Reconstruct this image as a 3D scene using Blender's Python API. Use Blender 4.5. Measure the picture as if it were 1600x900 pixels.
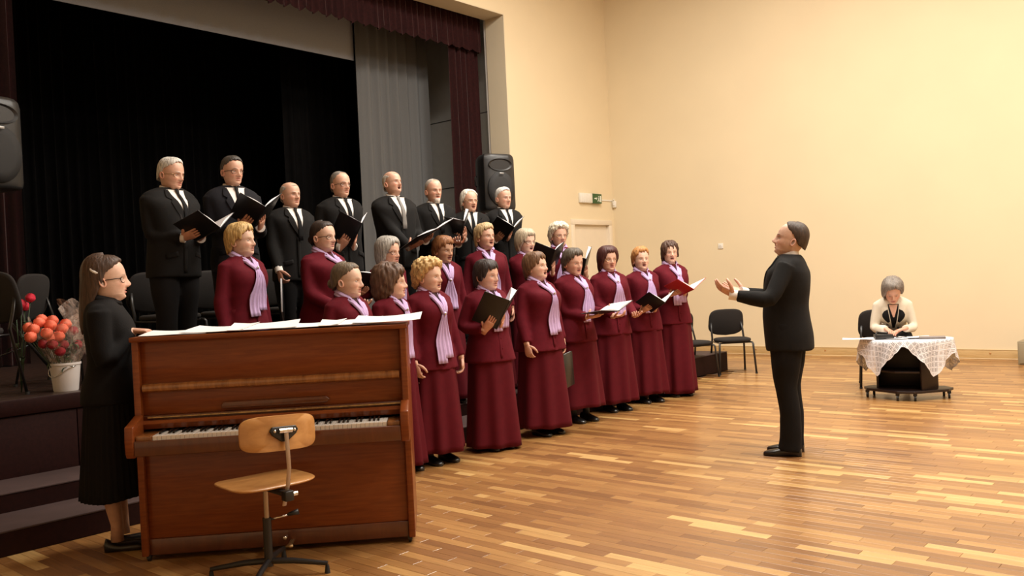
import bpy, bmesh, math, random
import numpy as np
from mathutils import Vector, Matrix
from mathutils.bvhtree import BVHTree
R=math.radians; PI=math.pi
random.seed(4); np.random.seed(4)
scn=bpy.context.scene; col=scn.collection
for o in list(bpy.data.objects): bpy.data.objects.remove(o)

# ---------------- camera ----------------
yaw,pitch,roll,FPX=-0.718535,-0.0078114,-0.0477133,1352.18
cf=Vector((math.sin(yaw)*math.cos(pitch),math.cos(yaw)*math.cos(pitch),math.sin(pitch)))
cr=Vector((math.cos(yaw),-math.sin(yaw),0)); cu=cr.cross(cf)
cr2=cr*math.cos(roll)+cu*math.sin(roll); cu2=-cr*math.sin(roll)+cu*math.cos(roll)
cd=bpy.data.cameras.new('camera'); cam=bpy.data.objects.new('camera',cd); col.objects.link(cam)
cam.matrix_world=Matrix((( cr2.x,cu2.x,-cf.x,0),(cr2.y,cu2.y,-cf.y,0),(cr2.z,cu2.z,-cf.z,1.38),(0,0,0,1)))
cd.sensor_fit='HORIZONTAL'; cd.sensor_width=36; cd.lens=FPX/1600*36; cd.clip_end=100
scn.camera=cam
# ---------------- world, lights, exposure ----------------
w=bpy.data.worlds.new('world'); scn.world=w; w.use_nodes=True
w.node_tree.nodes['Background'].inputs[0].default_value=(1,.8,.55,1)
w.node_tree.nodes['Background'].inputs[1].default_value=.02
def area(x,y,z,sx,sy,p,c=(1,.925,.82),rot=(0,0,0)):
    l=bpy.data.lights.new('ceiling_light','AREA'); l.shape='RECTANGLE'; l.size=sx; l.size_y=sy; l.energy=p; l.color=c
    o=bpy.data.objects.new('ceiling_light',l); o.location=(x,y,z); o.rotation_euler=rot; col.objects.link(o); return o
LIGHTS=[(-5.0,8.6,330),(-1.2,8.6,330),(2.6,8.6,195),(-4.6,5.4,160),(-1.2,5.4,220),(2.6,5.4,190),(-1.2,2.4,20),(2.6,2.4,50)]
for (x,y,p) in LIGHTS: area(x,y,6.95,1.6,1.6,p)
scn.view_settings.view_transform='Standard'; scn.view_settings.look='None'
scn.view_settings.exposure=0.12; scn.view_settings.gamma=1.0; scn.view_settings.use_curve_mapping=False

# ---------------- helpers ----------------
def empty(name,loc=(0,0,0),rz=0,label=None,cat=None,group=None):
    o=bpy.data.objects.new(name,None); col.objects.link(o); o.location=loc; o.rotation_euler=(0,0,rz); o.empty_display_size=.1
    tag(o,label,cat,group); return o
def tag(o,label=None,cat=None,group=None,kind=None):
    if label: o['label']=label
    if cat: o['category']=cat
    if group: o['group']=group
    if kind: o['kind']=kind
    return o
class MB:
    def __init__(s): s.v=[]; s.f=[]; s.c=[]; s.n=0
    def add(s,V,F,C=None):
        V=np.asarray(V,float).reshape(-1,3); b=s.n; s.v.append(V); s.n+=len(V)
        s.f+= [tuple(i+b for i in f) for f in F]
        if C is None: C=(1,1,1)
        C=np.asarray(C,float)
        if C.ndim==1: C=np.tile(C,(len(V),1))
        s.c.append(C)
    def loft(s,rings,C=None,cap=True,closed=True):
        rings=np.asarray(rings,float); n,m,_=rings.shape; F=[]
        for i in range(n-1):
            for j in range(m if closed else m-1):
                k=(j+1)%m; F.append((i*m+j,i*m+k,(i+1)*m+k,(i+1)*m+j))
        if cap and closed: F.append(tuple(range(m))[::-1]); F.append(tuple(range((n-1)*m,n*m)))
        s.add(rings.reshape(-1,3),F,None if C is None else np.asarray(C).reshape(-1,3) if np.asarray(C).ndim>1 else C)
    def tube(s,pts,rad,m=8,up=(0,0,1),C=None,cap=True):
        pts=[np.asarray(p,float) for p in pts]; n=len(pts); up=np.asarray(up,float); rings=[]
        for i,p in enumerate(pts):
            t=pts[min(i+1,n-1)]-pts[max(i-1,0)]; t/=np.linalg.norm(t)+1e-9
            a=up-t*(up@t)
            if np.linalg.norm(a)<1e-3: a=np.array([1,.1,0])-t*t[0]
            a/=np.linalg.norm(a); up=a; b=np.cross(t,a)
            r=rad[i] if isinstance(rad,(list,tuple,np.ndarray)) else rad
            ra,rb=(r if isinstance(r,(tuple,list)) else (r,r))
            ang=np.arange(m)*2*PI/m
            rings.append(p+np.outer(np.cos(ang)*ra,a)+np.outer(np.sin(ang)*rb,b))
        s.loft(rings,C,cap)
    def box(s,x0,x1,y0,y1,z0,z1,C=None,M=None):
        V=np.array([(x,y,z) for x in(x0,x1) for y in(y0,y1) for z in(z0,z1)],float)
        if M is not None: V=np.array([M@Vector(v) for v in V])
        s.add(V,[(0,1,3,2),(4,6,7,5),(0,4,5,1),(2,3,7,6),(0,2,6,4),(1,5,7,3)],C)
    def ell(s,c,r,m=12,n=8,C=None,M=None):
        rings=[]
        for i in range(n+1):
            ph=PI*(i+.02)/(n+.04); a=np.arange(m)*2*PI/m
            rings.append(np.stack([np.cos(a)*math.sin(ph)*r[0],np.sin(a)*math.sin(ph)*r[1],np.full(m,math.cos(ph)*r[2])],1))
        V=np.array(rings).reshape(-1,3)
        if M is not None: V=V@np.array(M.to_3x3()).T
        s.loft((V+np.array(c)).reshape(n+1,m,3),C)
    def prism(s,poly,z0,z1,C=None,M=None):
        n=len(poly); V=[(x,y,z0) for x,y in poly]+[(x,y,z1) for x,y in poly]
        if M is not None: V=[M@Vector(v) for v in V]
        F=[tuple(range(n))[::-1],tuple(range(n,2*n))]+[(i,(i+1)%n,(i+1)%n+n,i+n) for i in range(n)]
        s.add(V,F,C)
    def mesh(s,name,colors=False):
        me=bpy.data.meshes.new(name); V=np.concatenate(s.v)
        me.from_pydata(V.tolist(),[],s.f)
        if colors:
            a=me.color_attributes.new('Col','FLOAT_COLOR','POINT'); c=np.concatenate(s.c); a.data.foreach_set('color',np.hstack([c,np.ones((len(c),1))]).ravel())
        me.update(); return me
    def build(s,name,mat,parent=None,smooth=False,bevel=0,colors=False,ang=None,flip=True):
        me=s.mesh(name,colors)
        if flip or bevel:
            bm=bmesh.new(); bm.from_mesh(me); bmesh.ops.recalc_face_normals(bm,faces=bm.faces)
            if bevel: bmesh.ops.bevel(bm,geom=[e for e in bm.edges if e.is_manifold and e.calc_face_angle(0)>.5],offset=bevel,segments=2,affect='EDGES',profile=.5,clamp_overlap=True)
            bm.to_mesh(me); bm.free()
        if smooth:
            me.shade_smooth()
            if ang: me.set_sharp_from_angle(angle=R(ang))
        elif bevel: me.shade_smooth(); me.set_sharp_from_angle(angle=R(50))
        me.materials.append(mat)
        o=bpy.data.objects.new(name,me); col.objects.link(o)
        if parent is not None: o.parent=parent
        return o
def remesh(mb,name,mat,parent,vox=.012,it=5,fold=0,seed=0,tape=None):
    me=mb.mesh(name); o=bpy.data.objects.new(name,me); col.objects.link(o)
    m=o.modifiers.new('r','REMESH'); m.mode='VOXEL'; m.voxel_size=vox
    if it: m=o.modifiers.new('s','SMOOTH'); m.factor=.5; m.iterations=it
    dg=bpy.context.evaluated_depsgraph_get(); dg.update()
    nm=bpy.data.meshes.new_from_object(o.evaluated_get(dg)); o.modifiers.clear(); o.data=nm; bpy.data.meshes.remove(me); nm.name=name
    if fold:
        n=len(nm.vertices); V=np.empty(n*3); nm.vertices.foreach_get('co',V); V=V.reshape(-1,3)
        N=np.empty(n*3); nm.vertices.foreach_get('normal',N); N=N.reshape(-1,3)
        nm.vertices.foreach_set('co',(V+N*(fnoise(V,seed)*fold)[:,None]).ravel())
    nm.shade_smooth(); nm.materials.clear(); nm.materials.append(mat)
    if parent is not None: o.parent=parent
    return o
def fnoise(V,seed=0,fr=1.0):
    rs=np.random.RandomState(seed+11); out=np.zeros(len(V)); W=V*fr
    wv=np.sin(W@rs.randn(3)*7+rs.rand()*6)*.5
    for k,(f,a) in enumerate(((9,1),(16,.8),(27,.5),(44,.25))):
        for j in range(3):
            d=rs.randn(3); d/=np.linalg.norm(d); d[2]*=.75
            out+=a*np.sin(W@d*f*rs.uniform(.8,1.3)+rs.rand()*6.3+wv*2)
    out/=3; return np.clip(out,-1.6,1.6)
def rings_from(tab,ts,exp=2.3,n=None,sub=4):
    # tab rows: z,hw,front,back(neg),cx,cy ; catmull-rom
    T=np.array([list(r)+[0]*(6-len(r)) for r in tab],float)
    rows=[]
    for i in range(len(T)-1):
        p0=T[max(i-1,0)];p1=T[i];p2=T[i+1];p3=T[min(i+2,len(T)-1)]
        for k in range(sub):
            t=k/sub; rows.append(.5*((2*p1)+(-p0+p2)*t+(2*p0-5*p1+4*p2-p3)*t*t+(-p0+3*p1-3*p2+p3)*t**3))
    rows.append(T[-1]); out=[]
    for z,hw,fr,bk,cx,cy in rows:
        s_,c_=np.sin(ts),np.cos(ts)
        x=hw*np.sign(s_)*np.abs(s_)**(2/exp)+cx; y=np.where(c_>0,fr,-bk)*np.sign(c_)*np.abs(c_)**(2/exp)+cy
        out.append(np.stack([x,y,np.full(len(ts),z)],1))
    return np.array(out)

# ---------------- materials ----------------
def nmat(name):
    m=bpy.data.materials.new(name); m.use_nodes=True; nt=m.node_tree; return m,nt,nt.nodes['Principled BSDF']
def nd(nt,t,**k):
    n=nt.nodes.new(t)
    for a,b in k.items(): setattr(n,a,b)
    return n
def mat(name,c,rough=.6,metal=0,bump=0,bs=60,var=0,vs=8,coat=0,sheen=0,spec=None,aniso=None,trans=0,alpha=1,sub=0):
    m,nt,b=nmat(name); b.inputs['Base Color'].default_value=(*c,1); b.inputs['Roughness'].default_value=rough; b.inputs['Metallic'].default_value=metal
    if coat: b.inputs['Coat Weight'].default_value=coat; b.inputs['Coat Roughness'].default_value=.08
    if sheen: b.inputs['Sheen Weight'].default_value=sheen; b.inputs['Sheen Roughness'].default_value=.5
    if spec is not None: b.inputs['Specular IOR Level'].default_value=spec
    if trans: b.inputs['Transmission Weight'].default_value=trans
    if alpha<1: b.inputs['Alpha'].default_value=alpha
    tc=nd(nt,'ShaderNodeTexCoord'); src=tc.outputs['Object']
    if aniso:
        mp=nd(nt,'ShaderNodeMapping'); mp.inputs['Scale'].default_value=aniso; nt.links.new(src,mp.inputs[0]); src=mp.outputs[0]
    if var:
        n=nd(nt,'ShaderNodeTexNoise'); n.inputs['Scale'].default_value=vs; n.inputs['Detail'].default_value=5; nt.links.new(src,n.inputs['Vector'])
        r=nd(nt,'ShaderNodeMapRange'); r.inputs['From Min'].default_value=.3; r.inputs['From Max'].default_value=.7; r.inputs['To Min'].default_value=1-var; r.inputs['To Max'].default_value=1+var
        nt.links.new(n.outputs['Fac'],r.inputs['Value'])
        x=nd(nt,'ShaderNodeVectorMath',operation='SCALE'); x.inputs[0].default_value=c; nt.links.new(r.outputs[0],x.inputs['Scale']); nt.links.new(x.outputs[0],b.inputs['Base Color'])
    if bump:
        n=nd(nt,'ShaderNodeTexNoise'); n.inputs['Scale'].default_value=bs; n.inputs['Detail'].default_value=4; nt.links.new(src,n.inputs['Vector'])
        bp=nd(nt,'ShaderNodeBump'); bp.inputs['Strength'].default_value=bump; bp.inputs['Distance'].default_value=.004; nt.links.new(n.outputs['Fac'],bp.inputs['Height']); nt.links.new(bp.outputs[0],b.inputs['Normal'])
    return m
def wood(name,c1,c2,rough=.35,scale=(2,30,30),coat=.3,ns=3.0,spec=.5):
    m,nt,b=nmat(name); b.inputs['Specular IOR Level'].default_value=spec; tc=nd(nt,'ShaderNodeTexCoord'); mp=nd(nt,'ShaderNodeMapping'); mp.inputs['Scale'].default_value=scale
    nt.links.new(tc.outputs['Object'],mp.inputs[0])
    n=nd(nt,'ShaderNodeTexNoise'); n.inputs['Scale'].default_value=ns; n.inputs['Detail'].default_value=8; n.inputs['Roughness'].default_value=.6; n.inputs['Distortion'].default_value=.6
    nt.links.new(mp.outputs[0],n.inputs['Vector'])
    cr_=nd(nt,'ShaderNodeValToRGB'); cr_.color_ramp.elements[0].position=.3; cr_.color_ramp.elements[0].color=(*c1,1); cr_.color_ramp.elements[1].position=.7; cr_.color_ramp.elements[1].color=(*c2,1)
    nt.links.new(n.outputs['Fac'],cr_.inputs[0]); nt.links.new(cr_.outputs[0],b.inputs['Base Color'])
    b.inputs['Roughness'].default_value=rough; b.inputs['Coat Weight'].default_value=coat; b.inputs['Coat Roughness'].default_value=.12
    bp=nd(nt,'ShaderNodeBump'); bp.inputs['Strength'].default_value=.08; bp.inputs['Distance'].default_value=.002; nt.links.new(n.outputs['Fac'],bp.inputs['Height']); nt.links.new(bp.outputs[0],b.inputs['Normal'])
    return m
PW,PL=.068,.46   # parquet strip width and length
def floor_mat():
    m,nt,b=nmat('oak_parquet'); L=nt.links.new
    g=nd(nt,'ShaderNodeNewGeometry'); sx=nd(nt,'ShaderNodeSeparateXYZ'); L(g.outputs['Position'],sx.inputs[0])
    def M(op,a,bv=None,cv=None):
        x=nd(nt,'ShaderNodeMath',operation=op)
        for i,v in enumerate((a,bv,cv)):
            if v is None: continue
            if isinstance(v,(int,float)): x.inputs[i].default_value=v
            else: L(v,x.inputs[i])
        return x.outputs[0]
    row=M('FLOOR',M('DIVIDE',sx.outputs[1],PW))
    off=M('MULTIPLY',M('FRACT',M('MULTIPLY',row,.3819)),PL)
    idx=M('FLOOR',M('DIVIDE',M('ADD',sx.outputs[0],off),PL))
    cv=nd(nt,'ShaderNodeCombineXYZ'); L(row,cv.inputs[0]); L(idx,cv.inputs[1])
    wn=nd(nt,'ShaderNodeTexWhiteNoise',noise_dimensions='2D'); L(cv.outputs[0],wn.inputs['Vector'])
    row3=M('FLOOR',M('DIVIDE',sx.outputs[1],PW*3)); idx3=M('FLOOR',M('DIVIDE',M('ADD',sx.outputs[0],M('MULTIPLY',M('FRACT',M('MULTIPLY',row3,.618)),2.2)),2.2))
    cv3=nd(nt,'ShaderNodeCombineXYZ'); L(row3,cv3.inputs[0]); L(idx3,cv3.inputs[1])
    wn3=nd(nt,'ShaderNodeTexWhiteNoise',noise_dimensions='2D'); L(cv3.outputs[0],wn3.inputs['Vector'])
    mix=M('ADD',M('MULTIPLY',wn.outputs['Value'],.72),M('MULTIPLY',wn3.outputs['Value'],.28))
    cr_=nd(nt,'ShaderNodeValToRGB'); e=cr_.color_ramp.elements
    e[0].position=.08; e[0].color=(.19,.080,.022,1); e[1].position=.93; e[1].color=(.60,.38,.145,1)
    x=e.new(.35); x.color=(.275,.125,.036,1); x=e.new(.62); x.color=(.335,.163,.048,1); x=e.new(.78); x.color=(.42,.22,.070,1)
    L(mix,cr_.inputs[0])
    cvv=nd(nt,'ShaderNodeVectorMath',operation='ADD'); L(g.outputs['Position'],cvv.inputs[0]); sc=nd(nt,'ShaderNodeVectorMath',operation='SCALE'); sc.inputs['Scale'].default_value=37.; L(cv.outputs[0],sc.inputs[0]); L(sc.outputs[0],cvv.inputs[1])
    mp=nd(nt,'ShaderNodeMapping'); mp.inputs['Scale'].default_value=(3,45,1); L(cvv.outputs[0],mp.inputs[0])
    n=nd(nt,'ShaderNodeTexNoise'); n.inputs['Scale'].default_value=1.5; n.inputs['Detail'].default_value=6; L(mp.outputs[0],n.inputs['Vector'])
    gr=nd(nt,'ShaderNodeMapRange'); gr.inputs['From Min'].default_value=.3; gr.inputs['From Max'].default_value=.7; gr.inputs['To Min'].default_value=.84; gr.inputs['To Max'].default_value=1.14; L(n.outputs['Fac'],gr.inputs['Value'])
    mul=nd(nt,'ShaderNodeVectorMath',operation='SCALE'); L(cr_.outputs[0],mul.inputs[0]); L(gr.outputs[0],mul.inputs['Scale']); L(mul.outputs[0],b.inputs['Base Color'])
    b.inputs['Roughness'].default_value=.42; b.inputs['Coat Weight'].default_value=.45; b.inputs['Coat Roughness'].default_value=.13
    n2=nd(nt,'ShaderNodeTexNoise'); n2.inputs['Scale'].default_value=2.2; n2.inputs['Detail'].default_value=3; L(g.outputs['Position'],n2.inputs['Vector'])
    rr=nd(nt,'ShaderNodeMapRange'); rr.inputs['To Min'].default_value=.16; rr.inputs['To Max'].default_value=.30; L(n2.outputs['Fac'],rr.inputs['Value']); L(rr.outputs[0],b.inputs['Coat Roughness'])
    bp=nd(nt,'ShaderNodeBump'); bp.inputs['Strength'].default_value=.05; bp.inputs['Distance'].default_value=.002; L(n.outputs['Fac'],bp.inputs['Height']); L(bp.outputs[0],b.inputs['Normal'])
    return m
def skin_mat():
    m,nt,b=nmat('skin'); a=nd(nt,'ShaderNodeAttribute',attribute_name='Col')
    tc=nd(nt,'ShaderNodeTexCoord'); n=nd(nt,'ShaderNodeTexNoise'); n.inputs['Scale'].default_value=38; n.inputs['Detail'].default_value=5; nt.links.new(tc.outputs['Object'],n.inputs['Vector'])
    r=nd(nt,'ShaderNodeMapRange'); r.inputs['From Min'].default_value=.3; r.inputs['From Max'].default_value=.7; r.inputs['To Min'].default_value=.9; r.inputs['To Max'].default_value=1.08; nt.links.new(n.outputs['Fac'],r.inputs['Value'])
    x=nd(nt,'ShaderNodeVectorMath',operation='SCALE'); nt.links.new(a.outputs['Color'],x.inputs[0]); nt.links.new(r.outputs[0],x.inputs['Scale']); nt.links.new(x.outputs[0],b.inputs['Base Color'])
    b.inputs['Roughness'].default_value=.5; b.inputs['Subsurface Weight'].default_value=.08; b.inputs['Subsurface Radius'].default_value=(.01,.004,.002)
    bp=nd(nt,'ShaderNodeBump'); bp.inputs['Strength'].default_value=.15; bp.inputs['Distance'].default_value=.002; nt.links.new(n.outputs['Fac'],bp.inputs['Height']); nt.links.new(bp.outputs[0],b.inputs['Normal'])
    return m
def lace_mat():
    m,nt,b=nmat('white_lace'); L=nt.links.new; b.inputs['Base Color'].default_value=(.8,.78,.8,1); b.inputs['Roughness'].default_value=.8
    tc=nd(nt,'ShaderNodeTexCoord'); mp=nd(nt,'ShaderNodeMapping'); mp.inputs['Rotation'].default_value=(0,0,R(45)); L(tc.outputs['UV'],mp.inputs[0])
    sx=nd(nt,'ShaderNodeSeparateXYZ'); L(mp.outputs[0],sx.inputs[0])
    def M(op,a,bv=None):
        x=nd(nt,'ShaderNodeMath',operation=op)
        for i,v in enumerate((a,bv)):
            if v is None: continue
            if isinstance(v,(int,float)): x.inputs[i].default_value=v
            else: L(v,x.inputs[i])
        return x.outputs[0]
    def lat(fr,th): # cell distance from the cell edge
        a=M('ABSOLUTE',M('SUBTRACT',M('FRACT',M('MULTIPLY',sx.outputs[0],fr)),.5)); c=M('ABSOLUTE',M('SUBTRACT',M('FRACT',M('MULTIPLY',sx.outputs[1],fr)),.5))
        return a,c
    a,c=lat(19,0); mx=M('MAXIMUM',a,c); border=M('GREATER_THAN',mx,.36)
    a2,c2=lat(76,0); small=M('LESS_THAN',M('MAXIMUM',a2,c2),.33)
    hole=M('MULTIPLY',M('SUBTRACT',1,border),small)
    # fine holes along the borders too
    a3,c3=lat(57,0); fine=M('MULTIPLY',border,M('LESS_THAN',M('MAXIMUM',a3,c3),.22))
    uvt=nd(nt,'ShaderNodeAttribute',attribute_name='Col'); sol=nd(nt,'ShaderNodeSeparateColor'); L(uvt.outputs['Color'],sol.inputs[0])
    h=M('MULTIPLY',M('MINIMUM',M('ADD',hole,fine),1),sol.outputs[0]); al=M('SUBTRACT',1,h); L(al,b.inputs['Alpha'])
    return m
MT=dict(
 wall=mat('cream_plaster',(.80,.675,.46),.85,bump=.25,bs=150,var=.02,vs=1.2), reveal=mat('reveal_plaster',(.76,.66,.48),.85,bump=.2,bs=150,var=.02,vs=1.5),
 ceil=mat('ceiling_paint',(.72,.63,.5),.9,bump=.1,var=.02), floor=floor_mat(), sub=mat('subfloor',(.08,.04,.02),.9,bump=.1,var=.1),
 base=wood('pale_pine',(.52,.34,.14),(.66,.46,.22),.5,(1.5,20,20),.1), stage=wood('dark_stained_wood',(.013,.0035,.003),(.022,.006,.005),.6,(2,14,14),.0,spec=.12),
 tread=mat('brown_lino_tread',(.068,.044,.042),.7,bump=.2,bs=90,var=.1,vs=6,spec=.2), stagefloor=wood('stage_floorboards',(.022,.011,.008),(.045,.022,.016),.4,(14,2,2),.2),
 black=mat('black_velour',(.0045,.004,.004),.95,bump=.3,bs=200,var=.2,spec=.1), maroonc=mat('maroon_velour',(.024,.0045,.0045),.9,bump=.4,bs=220,var=.25,vs=30,sheen=.15,spec=.15),
 greyc=mat('grey_drape_cloth',(.13,.13,.13),.95,bump=.4,bs=300,var=.12,vs=180,spec=.1), greyb=mat('grey_border_cloth',(.32,.335,.375),.95,bump=.4,bs=300,var=.12,vs=180,spec=.1),
 wing=mat('grey_wing_wall',(.85,.84,.80),.9,bump=.2,bs=120,var=.03), door=mat('cream_door_paint',(.80,.70,.55),.45,bump=.06,var=.02),
 white=mat('white_plastic',(.82,.79,.72),.4,bump=.03,var=.02), green=mat('green_sign_face',(.035,.10,.03),.35,bump=.03,var=.05), sgnw=mat('sign_pale_marks',(.75,.8,.7),.5,bump=.03,var=.02),
 piano=wood('piano_mahogany_veneer',(.150,.030,.006),(.235,.060,.012),.32,(1.6,22,22),.25,spec=.3), pianod=wood('piano_dark_mahogany',(.075,.017,.006),(.12,.030,.009),.28,(9,1.5,1.5),.6),
 ledge=wood('piano_walnut_moulding',(.16,.052,.014),(.33,.13,.035),.22,(16,3,3),.9,2.), brass=mat('piano_hinge_brass',(.55,.38,.18),.32,metal=.9,bump=.5,bs=90,var=.3,vs=40),
 ivory=mat('white_key',(.82,.76,.68),.25,coat=.4,bump=.02,var=.02), ebony=mat('black_key',(.008,.007,.007),.25,coat=.4,bump=.02,var=.1),
 paper=mat('white_paper',(.85,.84,.85),.7,bump=.15,bs=25,var=.03,vs=12), paperp=mat('printed_music_paper',(.74,.73,.76),.7,bump=.15,bs=25,var=.05,vs=60),
 cover=mat('black_folder_cover',(.008,.008,.009),.35,bump=.1,bs=60,var=.15), redc=mat('red_folder_cover',(.42,.02,.02),.35,bump=.1,bs=60,var=.08),
 ply=wood('beech_plywood',(.42,.19,.055),(.56,.28,.09),.33,(2.5,9,9),.5), chrome=mat('chrome',(.75,.73,.7),.15,metal=1,bump=.02,var=.03), steelg=mat('worn_steel_bar',(.42,.33,.26),.35,metal=.7,bump=.1,var=.1),
 blackm=mat('black_metal',(.012,.011,.011),.4,bump=.06,var=.15), blackp=mat('black_plastic',(.012,.012,.013),.42,bump=.15,bs=250,var=.1), rubber=mat('rubber',(.01,.01,.01),.7,bump=.1,var=.1),
 fabric=mat('black_upholstery',(.014,.011,.010),.9,bump=.5,bs=400,var=.2,vs=120), lam=mat('black_brown_laminate',(.017,.008,.007),.42,bump=.05,var=.2,aniso=(2,2,20)),
 jacket=mat('maroon_wool',(.105,.0040,.0115),.85,spec=.2,bump=.35,bs=350,var=.10,vs=30,), skirt=mat('maroon_crepe',(.092,.0035,.009),.85,spec=.2,bump=.3,bs=300,var=.08,vs=20),
 blouse=mat('dark_maroon_blouse',(.035,.004,.008),.8,bump=.3,bs=200,var=.1), scarf=mat('lavender_chiffon',(.50,.355,.60),.75,bump=.4,bs=60,var=.05,vs=14), brooch=mat('silver_brooch',(.7,.68,.66),.2,metal=1,bump=.4,bs=300,var=.1),
 suit=mat('charcoal_suit',(.0085,.008,.008),.9,bump=.35,bs=400,var=.15,vs=60,spec=.25), suitb=mat('blue_charcoal_suit',(.011,.011,.015),.9,bump=.35,bs=400,var=.15,vs=60,spec=.25), trou=mat('black_trousers',(.006,.0055,.006),.9,bump=.3,bs=300,var=.1,spec=.25),
 vest=mat('dark_knit_vest',(.016,.013,.012),.95,bump=.6,bs=250,var=.2), shirt=mat('white_shirt',(.78,.74,.70),.75,bump=.2,bs=60,var=.02), tie=mat('black_tie',(.005,.005,.006),.7,bump=.2,bs=300,var=.2,spec=.15), tiegrey=mat('grey_tie',(.17,.16,.15),.6,bump=.2,bs=300,var=.1),
 shoe=mat('black_leather',(.009,.008,.008),.3,bump=.2,bs=40,var=.1,coat=.2), blackf=mat('black_blouse_cloth',(.006,.0055,.006),.9,bump=.35,bs=250,var=.1,spec=.25), cream=mat('cream_jacket_cloth',(.72,.65,.52),.85,bump=.3,bs=250,var=.03), 
 glass=mat('spectacle_frame',(.03,.018,.013),.3,metal=.6,bump=.02,var=.1), glassg=mat('gold_spectacle_frame',(.45,.32,.18),.3,metal=.9,bump=.02,var=.1), bucket=mat('white_bucket_plastic',(.72,.68,.66),.4,bump=.05,var=.02),
 rose=mat('coral_rose_petals',(.85,.17,.09),.6,bump=.2,bs=60,var=.2,vs=25), rosed=mat('crimson_rose_petals',(.30,.012,.022),.6,bump=.2,bs=60,var=.2,vs=25), rosep=mat('pink_red_rose_petals',(.75,.03,.07),.6,bump=.2,bs=60,var=.2,vs=25), leaf=mat('rose_leaves',(.028,.06,.018),.5,bump=.2,var=.25,vs=20),
 skin=skin_mat(), lace=lace_mat(), grille=mat('speaker_grille',(.010,.010,.011),.6,bump=.8,bs=500,var=.1), badge=mat('speaker_badge',(.35,.35,.35),.4,metal=.5,bump=.1,var=.1), radiator=mat('beige_grey_cabinet_paint',(.30,.25,.16),.6,bump=.05,var=.03), pearl=mat('pearl_hair_clip',(.75,.72,.68),.25,bump=.05,var=.03), greybook=mat('grey_case',(.22,.19,.18),.5,bump=.1,var=.06), yellow=mat('yellow_rubber',(.6,.45,.12),.6,bump=.1,var=.1),
)
def cello_mat():
    m,nt,b=nmat('clear_cellophane'); b.inputs['Base Color'].default_value=(.8,.62,.52,1); b.inputs['Roughness'].default_value=.15
    tr=nd(nt,'ShaderNodeBsdfTransparent'); mx=nd(nt,'ShaderNodeMixShader'); out=nt.nodes['Material Output']
    tc=nd(nt,'ShaderNodeTexCoord'); n=nd(nt,'ShaderNodeTexNoise'); n.inputs['Scale'].default_value=14; n.inputs['Detail'].default_value=4; n.inputs['Distortion'].default_value=1.5; nt.links.new(tc.outputs['Object'],n.inputs['Vector'])
    r=nd(nt,'ShaderNodeMapRange'); r.inputs['From Min'].default_value=.42; r.inputs['From Max'].default_value=.72; r.inputs['To Min'].default_value=.08; r.inputs['To Max'].default_value=.5; nt.links.new(n.outputs['Fac'],r.inputs['Value'])
    nt.links.new(r.outputs[0],mx.inputs[0]); nt.links.new(tr.outputs[0],mx.inputs[1]); nt.links.new(b.outputs[0],mx.inputs[2]); nt.links.new(mx.outputs[0],out.inputs[0])
    bp=nd(nt,'ShaderNodeBump'); bp.inputs['Strength'].default_value=.8; bp.inputs['Distance'].default_value=.01; nt.links.new(n.outputs['Fac'],bp.inputs['Height']); nt.links.new(bp.outputs[0],b.inputs['Normal'])
    return m
MT['cello']=cello_mat()
def hair_mat(name,c):
    m,nt,b=nmat(name); L=nt.links.new; tc=nd(nt,'ShaderNodeTexCoord'); mp=nd(nt,'ShaderNodeMapping'); mp.inputs['Scale'].default_value=(1,1,.18); L(tc.outputs['Object'],mp.inputs[0])
    n=nd(nt,'ShaderNodeTexNoise'); n.inputs['Scale'].default_value=110; n.inputs['Detail'].default_value=5; n.inputs['Distortion'].default_value=.4; L(mp.outputs[0],n.inputs['Vector'])
    r=nd(nt,'ShaderNodeMapRange'); r.inputs['From Min'].default_value=.3; r.inputs['From Max'].default_value=.7; r.inputs['To Min'].default_value=.5; r.inputs['To Max'].default_value=1.45; L(n.outputs['Fac'],r.inputs['Value'])
    x=nd(nt,'ShaderNodeVectorMath',operation='SCALE'); x.inputs[0].default_value=c; L(r.outputs[0],x.inputs['Scale']); L(x.outputs[0],b.inputs['Base Color']); b.inputs['Roughness'].default_value=.55
    bp=nd(nt,'ShaderNodeBump'); bp.inputs['Strength'].default_value=.7; bp.inputs['Distance'].default_value=.004; L(n.outputs['Fac'],bp.inputs['Height']); L(bp.outputs[0],b.inputs['Normal'])
    return m
HC={}
def hairm(name,c):
    if name not in HC: HC[name]=hair_mat(name,c)
    return HC[name]

# ---------------- the setting ----------------
def struct(name,mb,m,parent=None,**k):
    o=mb.build(name,MT[m],parent,**k)
    if parent is None: o['kind']='structure'
    return o
BY=13.2; WX=-9.0; CZ=7.1; RX=8.0; FY=-5.0
b=MB(); b.box(-9.3,RX,FY,BY,-.06,-.012); fl=struct('floor',b,'sub')
# parquet strips
def strip_mesh():
    m=MB(); g=.0007; c=.0016; z0,z1=-.012,0
    def ring(i,z): return [(i,i,z),(PL-i,i,z),(PL-i,PW-i,z),(i,PW-i,z)]
    V=ring(g,z0)+ring(g,z1-c*.5)+ring(g+c,z1); F=[(8,9,10,11)]
    for k in (0,4):
        for j in range(4): F.append((k+j,k+(j+1)%4,k+4+(j+1)%4,k+4+j))
    m.add(V,F); return m
sm=strip_mesh(); SV=np.concatenate(sm.v); SF=sm.f
cells=[]
for row in range(int(-2.5/PW),int(BY/PW)+1):
    off=((row*.3819)%1.0)*PL
    for idx in range(int((-5.3+off)/PL)-1,int((RX+off)/PL)+1):
        x=idx*PL-off; y=row*PW
        if y+PW>BY or x+PL>RX: continue
        if x+PL<-5.25 and y<9.2: continue
        if x+PL<-6.25 and y<11.0 : continue
        if x<-9.0: continue
        cells.append((x,y))
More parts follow.
